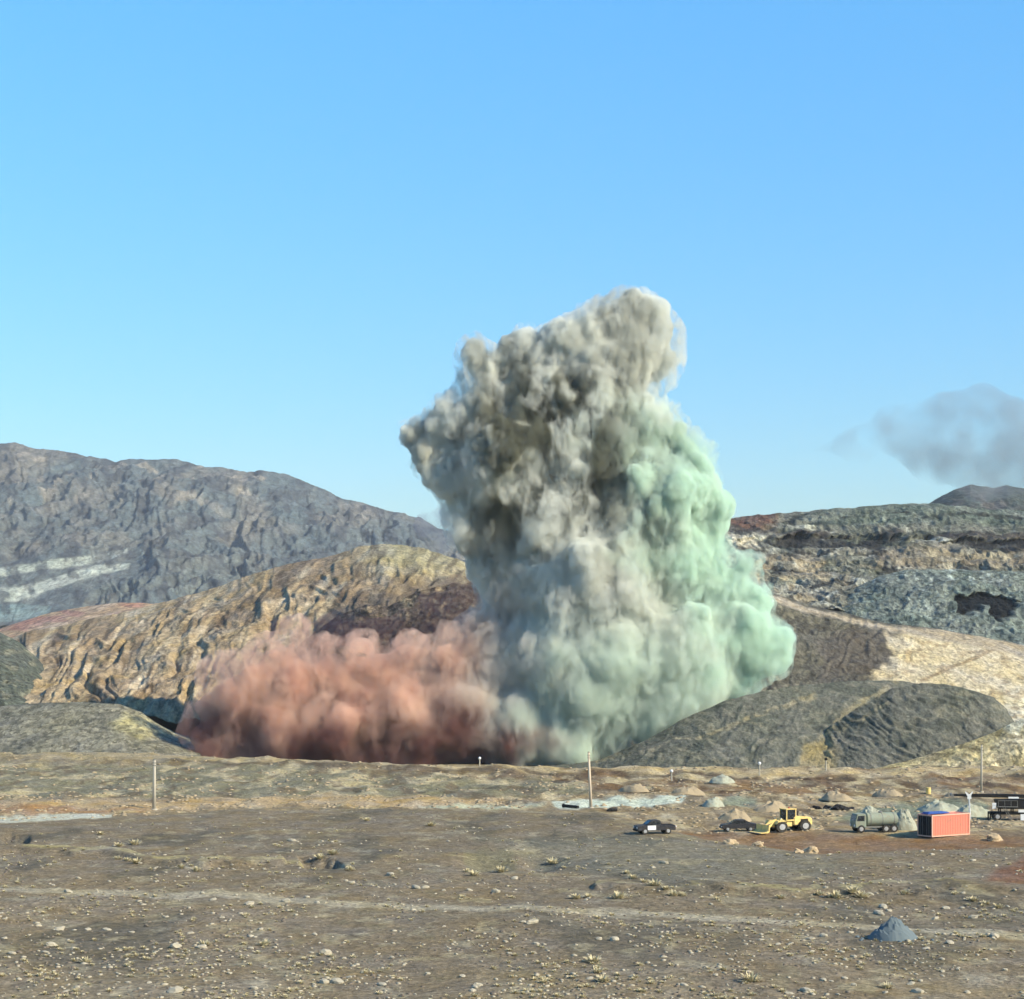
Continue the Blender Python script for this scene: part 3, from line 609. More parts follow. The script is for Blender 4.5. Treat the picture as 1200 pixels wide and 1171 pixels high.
MT = dict(salmon=solid('salmon_paint', (.76, .21, .14), .6, var=.75, scale=1.1), frame=solid('faded_paint', (.75, .42, .3), .6, var=.3),
          black=solid('black_paint', (.008, .008, .009), .7, var=.06), tyre=solid('rubber', (.02, .02, .02), .85, var=.3), rim=solid('rim_metal', (.4, .4, .4), .5, .3),
          glass=solid('dark_glass', (.012, .016, .02), .1, var=.08, spec=.6), blue=solid('blue_sheet', (.03, .09, .34), .6, var=.15), yellow=solid('yellow_paint', (.82, .6, .2), .5, var=.85, scale=2.5),
          white=solid('white_paint', (.78, .78, .76), .5, var=.15), green=solid('pale_green_paint', (.25, .29, .22), .6, var=.9, scale=2.), concrete=solid('concrete', (.42, .38, .3), .9, var=.3, scale=3.),
          wood=solid('weathered_pole', (.56, .46, .34), .9, var=.3, scale=3.), steel=solid('dusty_steel', (.2, .2, .19), .6, .4, var=.4), red=solid('red_lens', (.4, .02, .01), .3, var=.1),
          darkcar=solid('dark_paint', (.02, .022, .03), .4, .1, var=.3), lamp=solid('lamp_lens', (.75, .75, .7), .2, var=.1),
          stone=solid('pale_stone', (.40, .36, .27), .95, var=.6, scale=3., bump=.5), dstone=solid('brown_stone', (.16, .13, .10), .95, var=.5, scale=3., bump=.5),
          tan=solid('tan_rock', (.44, .33, .2), .95, var=.5, scale=1.5, bump=.6), bluerock=solid('blue_grey_rock', (.12, .155, .17), .95, var=.15, scale=3., bump=.8),
          straw=solid('dry_stems', (.58, .50, .30), .9, var=.3), soil=solid('loose_soil', (.34, .27, .17), .95, var=.6, scale=1.2, bump=.8), pgreen=solid('green_grey_rubble', (.34, .36, .28), .95, var=.9, scale=2., bump=.8))
def bm_box(bm, c, s, rot=(0, 0, 0), bev=0.):
    M = Matrix.Translation(Vector(c)) @ (Matrix.Rotation(rot[2], 4, 'Z') @ Matrix.Rotation(rot[1], 4, 'Y') @ Matrix.Rotation(rot[0], 4, 'X')) @ Matrix.Diagonal((s[0], s[1], s[2], 1))
    r = bmesh.ops.create_cube(bm, size=1, matrix=M)
    if bev:
        ed = list({e for v in r['verts'] for e in v.link_edges}); bmesh.ops.bevel(bm, geom=ed, offset=bev, segments=2, affect='EDGES')
def bm_cyl(bm, p0, p1, r0, r1=None, seg=18):
    p0, p1 = Vector(p0), Vector(p1); d = p1 - p0; q = d.to_track_quat('Z', 'Y').to_matrix().to_4x4()
    bmesh.ops.create_cone(bm, cap_ends=True, segments=seg, radius1=r0, radius2=r0 if r1 is None else r1, depth=d.length, matrix=Matrix.Translation((p0 + p1) / 2) @ q)
def bm_prism(bm, prof, y0, y1, bev=0.):
    """side outline in x,z, extruded from y0 to y1"""
    a = [bm.verts.new((x, y0, z)) for x, z in prof]; b = [bm.verts.new((x, y1, z)) for x, z in prof]; n = len(prof)
    fs = [bm.faces.new(a), bm.faces.new(b[::-1])] + [bm.faces.new((a[(i + 1) % n], a[i], b[i], b[(i + 1) % n])) for i in range(n)]
    bmesh.ops.recalc_face_normals(bm, faces=fs)
    if bev: bmesh.ops.bevel(bm, geom=list({e for f in fs for e in f.edges}), offset=bev, segments=2, affect='EDGES')
def part(name, mat, parent, fn, smooth=False, label=None):
    bm = bmesh.new(); fn(bm); me = bpy.data.meshes.new(name); bm.to_mesh(me); bm.free(); me.materials.append(MT[mat])
    if smooth: me.polygons.foreach_set('use_smooth', np.ones(len(me.polygons), bool))
    o = link(bpy.data.objects.new(name, me), parent)
    if label: o['label'] = label
    return o
def tag(o, label, cat, group=None):
    o['label'] = label; o['category'] = cat
    if group: o['group'] = group
    return o
def thing(name, loc, rz, label, cat, group=None):
    o = link(bpy.data.objects.new(name, None)); o.location = loc; o.rotation_euler = (0, 0, math.radians(rz)); o.empty_display_size = .3
    return tag(o, label, cat, group)
def wheel(parent, x, y, r, wd, side):
    t = part('wheel', 'tyre', parent, lambda bm: (bm_cyl(bm, (x, y - wd / 2, r), (x, y + wd / 2, r), r, seg=24)))
    part('rim', 'rim', t, lambda bm: (bm_cyl(bm, (x, y + side * (wd / 2 + .01), r), (x, y + side * (wd / 2 + .03), r), r * .55, seg=16), bm_cyl(bm, (x, y + side * (wd / 2 + .03), r), (x, y + side * (wd / 2 + .07), r), r * .2, seg=10)))
    return t

# ------------------------------------------------------------------ salmon container
t = thing('shipping_container', on(1106, 979), 32, 'faded salmon red shipping container with its shaded end coloured black, dusty and standing alone on the plain', 'container')
def corr(bm):
    n = 22; L_ = 5.86; pr = []
    for k in range(n):
        x = -L_ / 2 + k * L_ / n; s = L_ / n
        pr += [(x, 0), (x + s * .3, 0), (x + s * .45, .036), (x + s * .8, .036), (x + s * .97, 0)]
    pr.append((L_ / 2, 0))
    for z0, z1 in ((.16, 2.46),):
        f = [bm.verts.new((x, -1.18 + d, z0)) for x, d in pr]; g = [bm.verts.new((x, -1.18 + d, z1)) for x, d in pr]
        for i in range(len(pr) - 1): bm.faces.new((f[i], f[i + 1], g[i + 1], g[i]))
        f = [bm.verts.new((x, 1.18 - d, z0)) for x, d in pr]; g = [bm.verts.new((x, 1.18 - d, z1)) for x, d in pr]
        for i in range(len(pr) - 1): bm.faces.new((f[i + 1], f[i], g[i], g[i + 1]))
part('side_panel', 'salmon', t, corr)
part('roof', 'salmon', t, lambda bm: bm_box(bm, (0, 0, 2.5), (5.9, 2.3, .04)))
part('floor', 'black', t, lambda bm: bm_box(bm, (0, 0, .13), (5.9, 2.3, .05)))
def frm(bm):
    for sx_ in (-1, 1):
        for sy in (-1, 1): bm_box(bm, (sx_ * 2.96, sy * 1.15, 1.3), (.15, .15, 2.56), bev=.01)
        for z in (.09, 2.51): bm_box(bm, (sx_ * 2.96, 0, z), (.13, 2.14, .15))
    for sy in (-1, 1):
        for z in (.1, 2.52): bm_box(bm, (0, sy * 1.15, z), (5.76, .13, .13))
part('frame', 'frame', t, frm)
for s in (-1, 1):
    d = part('door', 'black', t, lambda bm: bm_box(bm, (-2.98, s * .535, 1.3), (.06, 1.06, 2.26), bev=.01))  # door leaves coloured black to stand for the end's shade
    part('lock_rod', 'steel', d, lambda bm: (bm_cyl(bm, (-3.04, s * .35, .2), (-3.04, s * .35, 2.42), .022, seg=8), bm_cyl(bm, (-3.04, s * .72, .2), (-3.04, s * .72, 2.42), .022, seg=8)))
part('end_panel', 'salmon', t, lambda bm: bm_box(bm, (2.97, 0, 1.3), (.05, 2.16, 2.3)))
bl = t.matrix_basis
tp = thing('tarpaulin', Vector(t.location) + Vector((-1.15, -.5, 2.6)), 32, 'folded blue tarpaulin lying on the roof of the salmon container', 'tarpaulin')
def tarp(bm):
    for k, (w_, h_) in enumerate(((3.4, .1), (3.0, .09))): bm_box(bm, (.06 * k, .05 * k, 0.07 + .09 * k), (w_, 1.3 - .2 * k, h_), rot=(0, .012 * k, .04 * k), bev=.02)
part('folded_sheet', 'blue', tp, tarp)
# ------------------------------------------------------------------ pickup and car
def car(loc, rz, label, kind, mat='darkcar'):
    t = thing('pickup_truck' if kind == 'pickup' else 'parked_car', loc, rz, label, 'pickup' if kind == 'pickup' else 'car', 'dark vehicles parked on the dirt road')
    if kind == 'pickup':
        prof = [(-2.3, .42), (-2.3, .85), (-2.2, .98), (-1.25, 1.06), (-.55, 1.1), (.65, 1.1), (.75, 1.02), (2.3, 1.0), (2.34, .45)]
        cabp = [(-1.2, 1.06), (-.55, 1.58), (.45, 1.6), (.68, 1.08)]
    else:
        prof = [(-2.1, .35), (-2.12, .68), (-1.95, .82), (-1.1, .92), (1.55, .98), (2.1, .92), (2.14, .4)]
        cabp = [(-1.05, .92), (-.35, 1.38), (.75, 1.4), (1.5, .97)]
    b = part('body', mat, t, lambda bm: bm_prism(bm, prof, -.85, .85, .05))
    c_ = part('cabin', mat, t, lambda bm: bm_prism(bm, cabp, -.74, .74, .04))
    x0, x1 = cabp[1][0], cabp[2][0]; zb, zt = cabp[0][1] + .05, cabp[1][1] - .09
    for s in (-1, 1):
        part('window', 'glass', t, lambda bm: bm_prism(bm, [(x0 - .38, zb), (x0 + .02, zt), ((x0 + x1) / 2 - .04, zt), ((x0 + x1) / 2 - .04, zb)], s * .745 - .01, s * .745 + .01))
        part('window', 'glass', t, lambda bm: bm_prism(bm, [((x0 + x1) / 2 + .04, zb), ((x0 + x1) / 2 + .04, zt), (x1 - .02, zt), (x1 + .1, zb)], s * .745 - .01, s * .745 + .01))
        part('headlight', 'lamp', t, lambda bm: bm_box(bm, (prof[1][0] + .0, s * .62, prof[1][1] - .08), (.08, .3, .16), bev=.02))
        part('tail_light', 'red', t, lambda bm: bm_box(bm, (prof[-1][0] - .02, s * .72, .8), (.06, .14, .24), bev=.02))
    part('windscreen', 'glass', t, lambda bm: bm_box(bm, ((cabp[0][0] + cabp[1][0]) / 2 - .02, 0, (cabp[0][1] + cabp[1][1]) / 2 + .02), (.02, 1.3, .62), rot=(0, math.atan2(cabp[1][0] - cabp[0][0], cabp[1][1] - cabp[0][1]), 0)))
    if kind == 'pickup':
        part('door', 'white', t, lambda bm: bm_prism(bm, [(-1.1, .5), (-1.1, 1.0), (-.1, 1.03), (-.1, .5)], -.875, -.86), label='pale dusty front door')
        part('load_bed', 'black', t, lambda bm: bm_box(bm, (1.5, 0, 1.035), (1.35, 1.4, .03)))
        part('bumper', 'white', t, lambda bm: bm_box(bm, (2.36, 0, .85), (.12, 1.6, .2), bev=.03))
    part('front_bumper', 'black', t, lambda bm: bm_box(bm, (prof[0][0] - .03, 0, .45), (.14, 1.6, .18), bev=.03))
    for x in (-1.4, 1.38):
        for s in (-1, 1): wheel(t, x, s * .78, .37 if kind == 'pickup' else .32, .24, s)
    return t
car(on(767, 977), 14, 'dark pickup with a pale door and white rear bumper parked alone on the plain', 'pickup')
car(on(865, 974), 4, 'low dark saloon car parked left of the yellow loader', 'car')
# ------------------------------------------------------------------ wheel loader
t = thing('wheel_loader', on(922, 974), 28, 'pale yellow wheel loader with its bucket lowered to the ground', 'loader')
t.scale = (1.08, 1, .9)
part('engine_body', 'yellow', t, lambda bm: bm_prism(bm, [(.5, .8), (.5, 1.9), (1.0, 2.0), (2.75, 1.8), (3.0, 1.5), (3.0, .75)], -.75, .75, .07))
part('front_frame', 'yellow', t, lambda bm: bm_prism(bm, [(-1.9, .6), (-1.9, 1.1), (-1.0, 1.6), (.45, 1.3), (.45, .65)], -.5, .5, .05))
cb = part('cab', 'yellow', t, lambda bm: ([bm_box(bm, (x, y, 2.2), (.1, .1, 1.4)) for x in (-.45, .75) for y in (-.65, .65)], bm_box(bm, (.15, 0, 2.95), (1.45, 1.5, .12), bev=.03), bm_box(bm, (.15, 0, 1.5), (1.3, 1.4, .16))))
for a_ in (dict(c=(.15, -.66, 2.22), s=(1.08, .02, 1.3)), dict(c=(.15, .66, 2.22), s=(1.08, .02, 1.3)), dict(c=(-.47, 0, 2.22), s=(.02, 1.2, 1.3)), dict(c=(.77, 0, 2.3), s=(.02, 1.2, 1.1))):
    part('window', 'glass', cb, lambda bm: bm_box(bm, a_['c'], a_['s']))
for s in (-1, 1):
    part('lift_arm', 'yellow', t, lambda bm: bm_prism(bm, [(-.9, 1.45), (-.9, 1.75), (-2.2, 1.3), (-3.2, .5), (-3.2, .25), (-2.2, .85)], s * .42 - .08, s * .42 + .08, .02))
    part('headlight', 'lamp', t, lambda bm: bm_box(bm, (-1.2, s * .62, 1.75), (.12, .2, .16), bev=.02))
    part('fender', 'yellow', t, lambda bm: bm_prism(bm, [(-2.15, 1.1), (-1.9, 1.5), (-1.0, 1.52), (-.7, 1.2), (-.9, 1.4), (-1.9, 1.38)], s * .95 - .28, s * .95 + .28))
bk = part('bucket', 'yellow', t, lambda bm: bm_prism(bm, [(-3.15, .12), (-3.1, .95), (-3.25, 1.05), (-3.3, .3), (-3.6, .12), (-4.35, .06), (-4.35, 0), (-3.4, 0)], -1.3, 1.3, .015))
part('cutting_edge', 'steel', bk, lambda bm: bm_box(bm, (-4.42, 0, .03), (.25, 2.6, .05)))
part('hydraulic_ram', 'steel', t, lambda bm: bm_cyl(bm, (-1.0, 0, 1.5), (-2.9, 0, .75), .08))
part('exhaust_pipe', 'black', t, lambda bm: bm_cyl(bm, (1.7, .3, 1.8), (1.7, .3, 2.6), .07))
part('grille', 'black', t, lambda bm: bm_box(bm, (1.9, -.76, 1.35), (1.0, .03, .5)))
part('beacon', 'red', t, lambda bm: bm_cyl(bm, (.3, 0, 3.01), (.3, 0, 3.2), .1, .07))
for x in (-1.4, 1.75):
    for s in (-1, 1): wheel(t, x, s * .98, .72, .5, s)
# ------------------------------------------------------------------ tank lorry
t = thing('tank_lorry', on(1024, 975), 10, 'pale green grey tank lorry standing just left of the salmon container', 'lorry')
cb = part('cab', 'green', t, lambda bm: bm_prism(bm, [(-2.6, .6), (-2.66, 1.3), (-2.4, 2.2), (-1.3, 2.25), (-1.25, .6)], -.95, .95, .06))
for s in (-1, 1):
    part('window', 'glass', cb, lambda bm: bm_prism(bm, [(-2.45, 1.4), (-2.28, 2.0), (-1.5, 2.05), (-1.5, 1.4)], s * .96 - .01, s * .96 + .01))
    part('headlight', 'lamp', cb, lambda bm: bm_cyl(bm, (-2.72, s * .7, .85), (-2.62, s * .7, .85), .14))
part('windscreen', 'glass', cb, lambda bm: bm_box(bm, (-2.55, 0, 1.75), (.03, 1.6, .7), rot=(0, .28, 0)))
part('chassis', 'steel', t, lambda bm: bm_box(bm, (.2, 0, .62), (5.2, .8, .2)))
tk = part('tank', 'green', t, lambda bm: (bm_cyl(bm, (-1.0, 0, 1.5), (2.7, 0, 1.5), .82, seg=28), bm_cyl(bm, (-1.12, 0, 1.5), (-1.0, 0, 1.5), .6, .82, seg=28), bm_cyl(bm, (2.7, 0, 1.5), (2.82, 0, 1.5), .82, .6, seg=28)))
part('hatch', 'steel', tk, lambda bm: bm_cyl(bm, (.8, 0, 2.3), (.8, 0, 2.45), .25))
for x in (-.6, .85, 2.3): part('tank_band', 'steel', tk, lambda bm: bm_cyl(bm, (x - .04, 0, 1.5), (x + .04, 0, 1.5), .84, seg=28))
for x in (-1.9, 1.2, 2.2):
    for s in (-1, 1): wheel(t, x, s * .85, .46, .3, s)
# ------------------------------------------------------------------ crushing plant at the edge of the yard
t = thing('screening_plant', on(1186, 961), -4, 'black screening plant with white panels and a long level conveyor boom', 'crusher')
part('hopper', 'black', t, lambda bm: bm_prism(bm, [(-1.8, 1.5), (-2.2, 2.6), (2.6, 2.7), (2.2, 1.5)], -1.1, 1.1, .03))
part('chassis', 'black', t, lambda bm: (bm_box(bm, (.3, 0, .9), (6.4, 1.6, .3)), [bm_box(bm, (x, y, 1.25), (.14, .14, .6)) for x in (-1.6, 0, 1.8) for y in (-.7, .7)]))
part('belt_boom', 'black', t, lambda bm: (bm_prism(bm, [(-7.6, 3.05), (-7.5, 3.3), (-1, 3.35), (2.2, 3.25), (2.2, 2.85), (-1, 2.9), (-5.5, 2.95)], -.45, .45, .02)))
part('belt_roller', 'steel', t, lambda bm: bm_cyl(bm, (-7.65, -.5, 3.18), (-7.65, .5, 3.18), .2))
part('boom_leg', 'white', t, lambda bm: (bm_cyl(bm, (-5.3, -.3, 0), (-5.5, -.3, 3.0), .06), bm_cyl(bm, (-5.3, .3, 0), (-5.5, .3, 3.0), .06)))
part('boom_bracket', 'white', t, lambda bm: (bm_prism(bm, [(-5.75, 3.05), (-5.35, 3.05), (-5.0, 3.62), (-5.12, 3.66), (-5.5, 3.3), (-5.95, 3.66), (-6.05, 3.6)], -.5, -.46), bm_box(bm, (-5.5, -.48, 2.9), (.5, .04, .4))))
for (x, z, a_, b_) in ((-2.45, 1.9, .5, .75), (1.25, 1.25, 1.3, .35), (1.15, .45, .55, .8), (.0, 2.95, 1.3, .22), (3.0, 1.8, .5, .9)):
    part('side_panel', 'white', t, lambda bm: bm_box(bm, (x, -1.14, z), (a_, .06, b_), bev=.01))
part('ladder', 'steel', t, lambda bm: ([bm_cyl(bm, (x, -1.2, .2), (x - .9, -1.2, 1.8), .03, seg=8) for x in (-.5, -.2)], [bm_cyl(bm, (-.5 - .9 * k / 6, -1.2, .2 + 1.6 * k / 6), (-.2 - .9 * k / 6, -1.2, .2 + 1.6 * k / 6), .02, seg=6) for k in range(7)]))
part('platform', 'steel', t, lambda bm: (bm_box(bm, (-.8, -1.4, 1.8), (2.6, .5, .05)), [bm_cyl(bm, (x, -1.6, 1.8), (x, -1.6, 2.6), .025, seg=6) for x in (-2, -1.2, -.4, .4)], bm_cyl(bm, (-2, -1.6, 2.6), (.4, -1.6, 2.6), .025, seg=6)))
for s in (-1, 1):
    for x in (-2.0, 2.2): wheel(t, x, s * .9, .5, .35, s)
for s in (-1, 1): part('support_leg', 'black', t, lambda bm: (bm_box(bm, (-2.9, s * .8, .5), (.16, .16, 1.0)), bm_box(bm, (-2.9, s * .8, .04), (.5, .5, .08))))
# ------------------------------------------------------------------ drum, poles, marker posts, pipe
t = thing('oil_drum', on(1088, 931), 0, 'yellow steel drum standing alone above the salmon container', 'drum')
dm = part('drum_body', 'yellow', t, lambda bm: (bm_cyl(bm, (0, 0, 0), (0, 0, .95), .36, seg=24), [bm_cyl(bm, (0, 0, z - .02), (0, 0, z + .02), .375, seg=24) for z in (.03, .32, .63, .92)]))
part('lid', 'yellow', t, lambda bm: bm_cyl(bm, (0, 0, .94), (0, 0, .965), .33, seg=24))
def pole(px, py, top, lean, wd, mat, label):
    P = on(px, py); h = (py - top) * P.y / F; r = wd * P.y / F / 2
    t = thing('utility_pole', P, 0, label, 'pole', 'bare utility poles along the road')
    t.rotation_euler[1] = math.radians(lean)
    part('shaft', mat, t, lambda bm: bm_cyl(bm, (0, 0, -.4), (0, 0, h), r * 1.1, r * .75, seg=14), True)
    part('footing', 'concrete', t, lambda bm: bm_cyl(bm, (0, 0, -.2), (0, 0, .16), r * 2.2, r * 1.9, seg=14))
    part('pole_cap', 'steel', t, lambda bm: bm_cyl(bm, (0, 0, h), (0, 0, h + .12), r * .85, r * .5, seg=14))
    for z in (h - .35, h - .7): part('step_bracket', 'steel', t, lambda bm: bm_box(bm, (0, -r * .8, z), (r * 2.4, .05, .07)))
pole(180.5, 949, 891, .6, 4, 'concrete', 'pale thick bare pole beside the road far left of the blast')
pole(692.5, 947, 882, -2.4, 3.4, 'wood', 'tall pale pole leaning slightly, standing in front of the smoke base')
pole(1150, 927, 872, .5, 2.6, 'concrete', 'faint pale pole standing behind the black conveyor boom')
def post(px, py, top, head, label):
    P = on(px, py); h = max(1.1, (py - top) * P.y / F)
    t = thing('marker_post', P, 0, label, 'post', 'short marker posts along the far road edge')
    part('post', 'concrete', t, lambda bm: bm_cyl(bm, (0, 0, -.1), (0, 0, h - .4), .13, .11, seg=10))
    def hd(bm):
        bmesh.ops.create_icosphere(bm, subdivisions=2, radius=.27, matrix=Matrix.Translation((0, 0, h - .25)))
    part('round_head', head, t, hd, True)
post(562, 899, 887, 'white', 'short post with a white head in front of the dark red dust base')
post(787, 915, 902, 'white', 'short pale post left of the tallest marker, below the spoil bank')
post(890, 909, 893, 'white', 'marker post with round white head under the long spoil bank')
post(968, 909, 894, 'black', 'marker post with a dark head on the pale track')
t = thing('pipe', on(669, 947), -52, 'black pipe lying across the pale green gravel near the leaning pole', 'pipe')
part('pipe_shell', 'black', t, lambda bm: bm_cyl(bm, (-1.5, 0, .22), (1.5, 0, .22), .2, seg=20)); part('flange', 'black', t, lambda bm: bm_cyl(bm, (-1.58, 0, .22), (-1.48, 0, .22), .28, seg=20))
# ------------------------------------------------------------------ heaps, boulders
HEAP_STONES = []
def heap(name, P, w_, h_, mat, label, cat, seed, group=None, rz=0, dp=.8, rough=.22):
    n = 40; a_ = np.linspace(0, 2 * math.pi, n, endpoint=False); R = np.linspace(0, 1, 18)
    bm = bmesh.new(); rings = []
    for r in R[1:]:
        x = np.cos(a_) * r; y = np.sin(a_) * r; k = fbm(x * 1.3 + seed, y * 1.3, seed * 1.7, 3)
        s = 1 + .22 * fbm(np.cos(a_) * .8 + seed, np.sin(a_) * .8, 3.3, 2)
        z = h_ * ((1 - r) ** .9 * (1 + r * .9) * (.8 + .3 * k) + rough * np.maximum(0, fbm(x * 4 + seed, y * 4, 1.1, 4)) * (1 - r ** 4)) - .15 * r ** 6
        rings.append([bm.verts.new((x[i] * w_ / 2 * s[i], y[i] * w_ / 2 * dp * s[i], z[i])) for i in range(n)])
    c0 = bm.verts.new((0, 0, h_ * (.82 + .3 * float(fbm(seed, 0, seed * 1.7, 3)))))
    for i in range(n): bm.faces.new((c0, rings[0][i], rings[0][(i + 1) % n]))
    for k in range(len(rings) - 1):
        for i in range(n): bm.faces.new((rings[k][i], rings[k + 1][i], rings[k + 1][(i + 1) % n], rings[k][(i + 1) % n]))
    me = bpy.data.meshes.new(name); bm.to_mesh(me); bm.free(); me.materials.append(MT[mat])
    o = link(bpy.data.objects.new(name, me)); o.location = P; o.rotation_euler[2] = math.radians(rz)
    return tag(o, label, cat, group)
heap('gravel_heap', on(1046, 1100), 3.9, 1.55, 'bluerock', 'small dark blue grey gravel heap alone on the stony field', 'gravel heap', 3.1, rough=.28)
for k in range(14):
    a_ = k * 2.4; P_ = on(1046, 1100); q = Vector((P_.x + math.cos(a_) * (2.1 + .07 * k), P_.y + math.sin(a_) * 1.9, 0)); q.z = zg(q.x, q.y)
    HEAP_STONES.append((q, .18 + .03 * (k % 5)))
for k, (x, y, w_, h_, m_, l_) in enumerate([
    (862, 961, 4.6, 1.5, 'soil', 'rounded tan earth heap behind the dark saloon car'), (905, 950, 5.5, 1.3, 'soil', 'pale earth heap behind the front of the yellow loader'),
    (1020, 958, 4.5, 1.6, 'pgreen', 'green grey rubble heap just behind the tank lorry'), (1058, 972, 4.4, 2.7, 'pgreen', 'green grey rubble heap in the shade behind the black end of the container'),
    (1100, 948, 6.5, 1.5, 'pgreen', 'wide green grey rubble heap rising behind the container roof'), (1140, 956, 5.5, 1.7, 'pgreen', 'green grey rubble heap between container and screening plant'),
    (836, 944, 3.8, 1.1, 'pgreen', 'small green grey heap behind the tan earth heap'), (1118, 934, 4.0, .9, 'soil', 'low tan heap under the tip of the conveyor boom'),
    (742, 925, 4.6, 1.1, 'soil', 'low brown heap right of the leaning pole'), (805, 930, 5., 1.2, 'soil', 'brown earth heap above the dark pickup'), (846, 916, 5, 1.2, 'pgreen', 'grey green heap on the far road left of the round headed post'),
    (980, 936, 5.5, 1.1, 'soil', 'tan heap above the row of dark boulders'), (1040, 932, 5, 1.1, 'soil', 'tan heap left of the yellow drum')]):
    heap('earth_heap', on(x, y), w_, h_, m_, l_, 'earth heap', k * 2.3 + .7, 'earth and rubble heaps round the yard', k * 40)
def stone_mesh(seed, name='stone', sub=2, mat='stone', sharp=.35):
    bm = bmesh.new(); bmesh.ops.create_icosphere(bm, subdivisions=sub, radius=.5)
    co = np.array([v.co[:] for v in bm.verts]); d = 1 + sharp * fbm(co[:, 0] * 2.2 + seed, co[:, 1] * 2.2, co[:, 2] * 2.2 - seed, 3)
    for v, k in zip(bm.verts, d):
        v.co *= k
        v.co.z *= .75
    me = bpy.data.meshes.new(name); bm.to_mesh(me); bm.free(); me.materials.append(MT[mat]); return me
def put(name, me, P, s, rz, label, cat, group, sink=.25):
    o = link(bpy.data.objects.new(name, me)); o.location = P + Vector((0, 0, s[2] * (.375 - sink))); o.scale = s; o.rotation_euler = (random.uniform(-.2, .2), random.uniform(-.2, .2), rz)
    return tag(o, label, cat, group)
bt = [stone_mesh(k * 3.3 + 50, 'boulder', 3, 'tan', .5) for k in range(3)]
for x, y, s, l_ in ((950, 1001, 1.5, 'big angular tan boulder on the brown bank below the loader'), (936, 1000, .9, 'small tan boulder left of the big angular one'), (888, 992, 1.1, 'tan boulder on the edge of the dark field below the saloon car'), (856, 989, 1.2, 'flat tan boulder below the dark saloon car'), (1165, 985, 1.6, 'tan boulder on the bank right of the container')):
    put('boulder', random.choice(bt), on(x, y), (s * 1.3, s, s), random.uniform(0, 6), l_, 'boulder', 'tan boulders along the brown bank')
bd = [stone_mesh(k * 3.3 + 80, 'boulder', 3, 'black', .5) for k in range(3)]
for x, y, s, l_ in ((958, 948, 1., 'black rock just right of the yellow loader'), (970, 948, 1.2, 'black rock second from the loader in the dark row'), (984, 949, 1.7, 'largest black rock of the row right of the loader'), (996, 949, .9, 'black rock at the end of the row nearest the tank lorry'), (717, 951, 1.1, 'black rock right of the leaning pole')):
    put('dark_boulder', random.choice(bd), on(x, y), (s * 1.3, s, s * .8), random.uniform(0, 6), l_, 'boulder', 'black rocks right of the loader')
# ------------------------------------------------------------------ stones and dry plants on the field
SB = stone_mesh(71., mat='bluerock')
for k, (q, z_) in enumerate(HEAP_STONES): put('stone', SB, q, (z_ * 1.3, z_, z_), k * 1.1, 'small blue grey stone at the foot of the gravel heap', 'stone', 'stones round the foot of the gravel heap')
ST = [stone_mesh(k * 1.7) for k in range(8)]; SD = [stone_mesh(k * 1.7 + 30, mat='dstone') for k in range(4)]
spots = [(103, 1090), (125, 1090), (70, 1090), (206, 1110), (236, 1111), (294, 1112), (322, 1111), (305, 1090), (365, 1117), (382, 1118), (298, 1159), (205, 1163), (150, 1152), (175, 1152), (14, 1118), (60, 1108),
         (380, 1152), (396, 1152), (447, 1155), (542, 1145), (560, 1155), (702, 1101), (720, 1102), (613, 1081), (623, 1082), (892, 1102), (950, 1101), (965, 1098), (912, 1107), (1165, 1098), (1113, 1106), (1085, 1112),
         (990, 1147), (965, 1149), (945, 1162), (1075, 1163), (80, 1046), (237, 1047), (250, 1055), (292, 1060), (335, 1057), (372, 1058), (360, 1052), (342, 986), (457, 1026), (412, 1035), (520, 1044), (488, 1041), (550, 1044),
         (498, 1041), (581, 1046), (667, 1051), (690, 1053), (603, 1030), (1096, 1077), (1140, 1076), (1030, 1072), (1035, 1064), (1042, 1068), (1108, 1065), (1127, 1065), (985, 1030), (1020, 1043), (1140, 1009), (1092, 1002), (778, 1012)]
n_ = 0
rs = random.Random(11)
while len(spots) < 285:
    y = 957 + 214 * rs.random() ** .8; x = rs.uniform(-30, 1230)
    if y > resample(NEAR, x) + 4: spots.append((x, y))
def dens(x, y): return 1
for k, (x, y) in enumerate(spots):
    base = rs.uniform(3.2, 8.) * (1.15 if k < 66 else .8) * (y - YH) / 360
    u = ground_D(y) / F; s = base * u * (1.3 if k < 66 else 1.0)
    dark = k >= 66 and rs.random() < .15
    put('stone', rs.choice(SD if dark else ST), on(x, y), (s * rs.uniform(1, 1.6), s, s * rs.uniform(.6, .95)), rs.uniform(0, 6.3), 'loose dark brown stone on the stony field' if dark else 'loose pale cream stone on the stony field', 'stone', 'dark loose stones on the field' if dark else 'pale loose stones on the field')
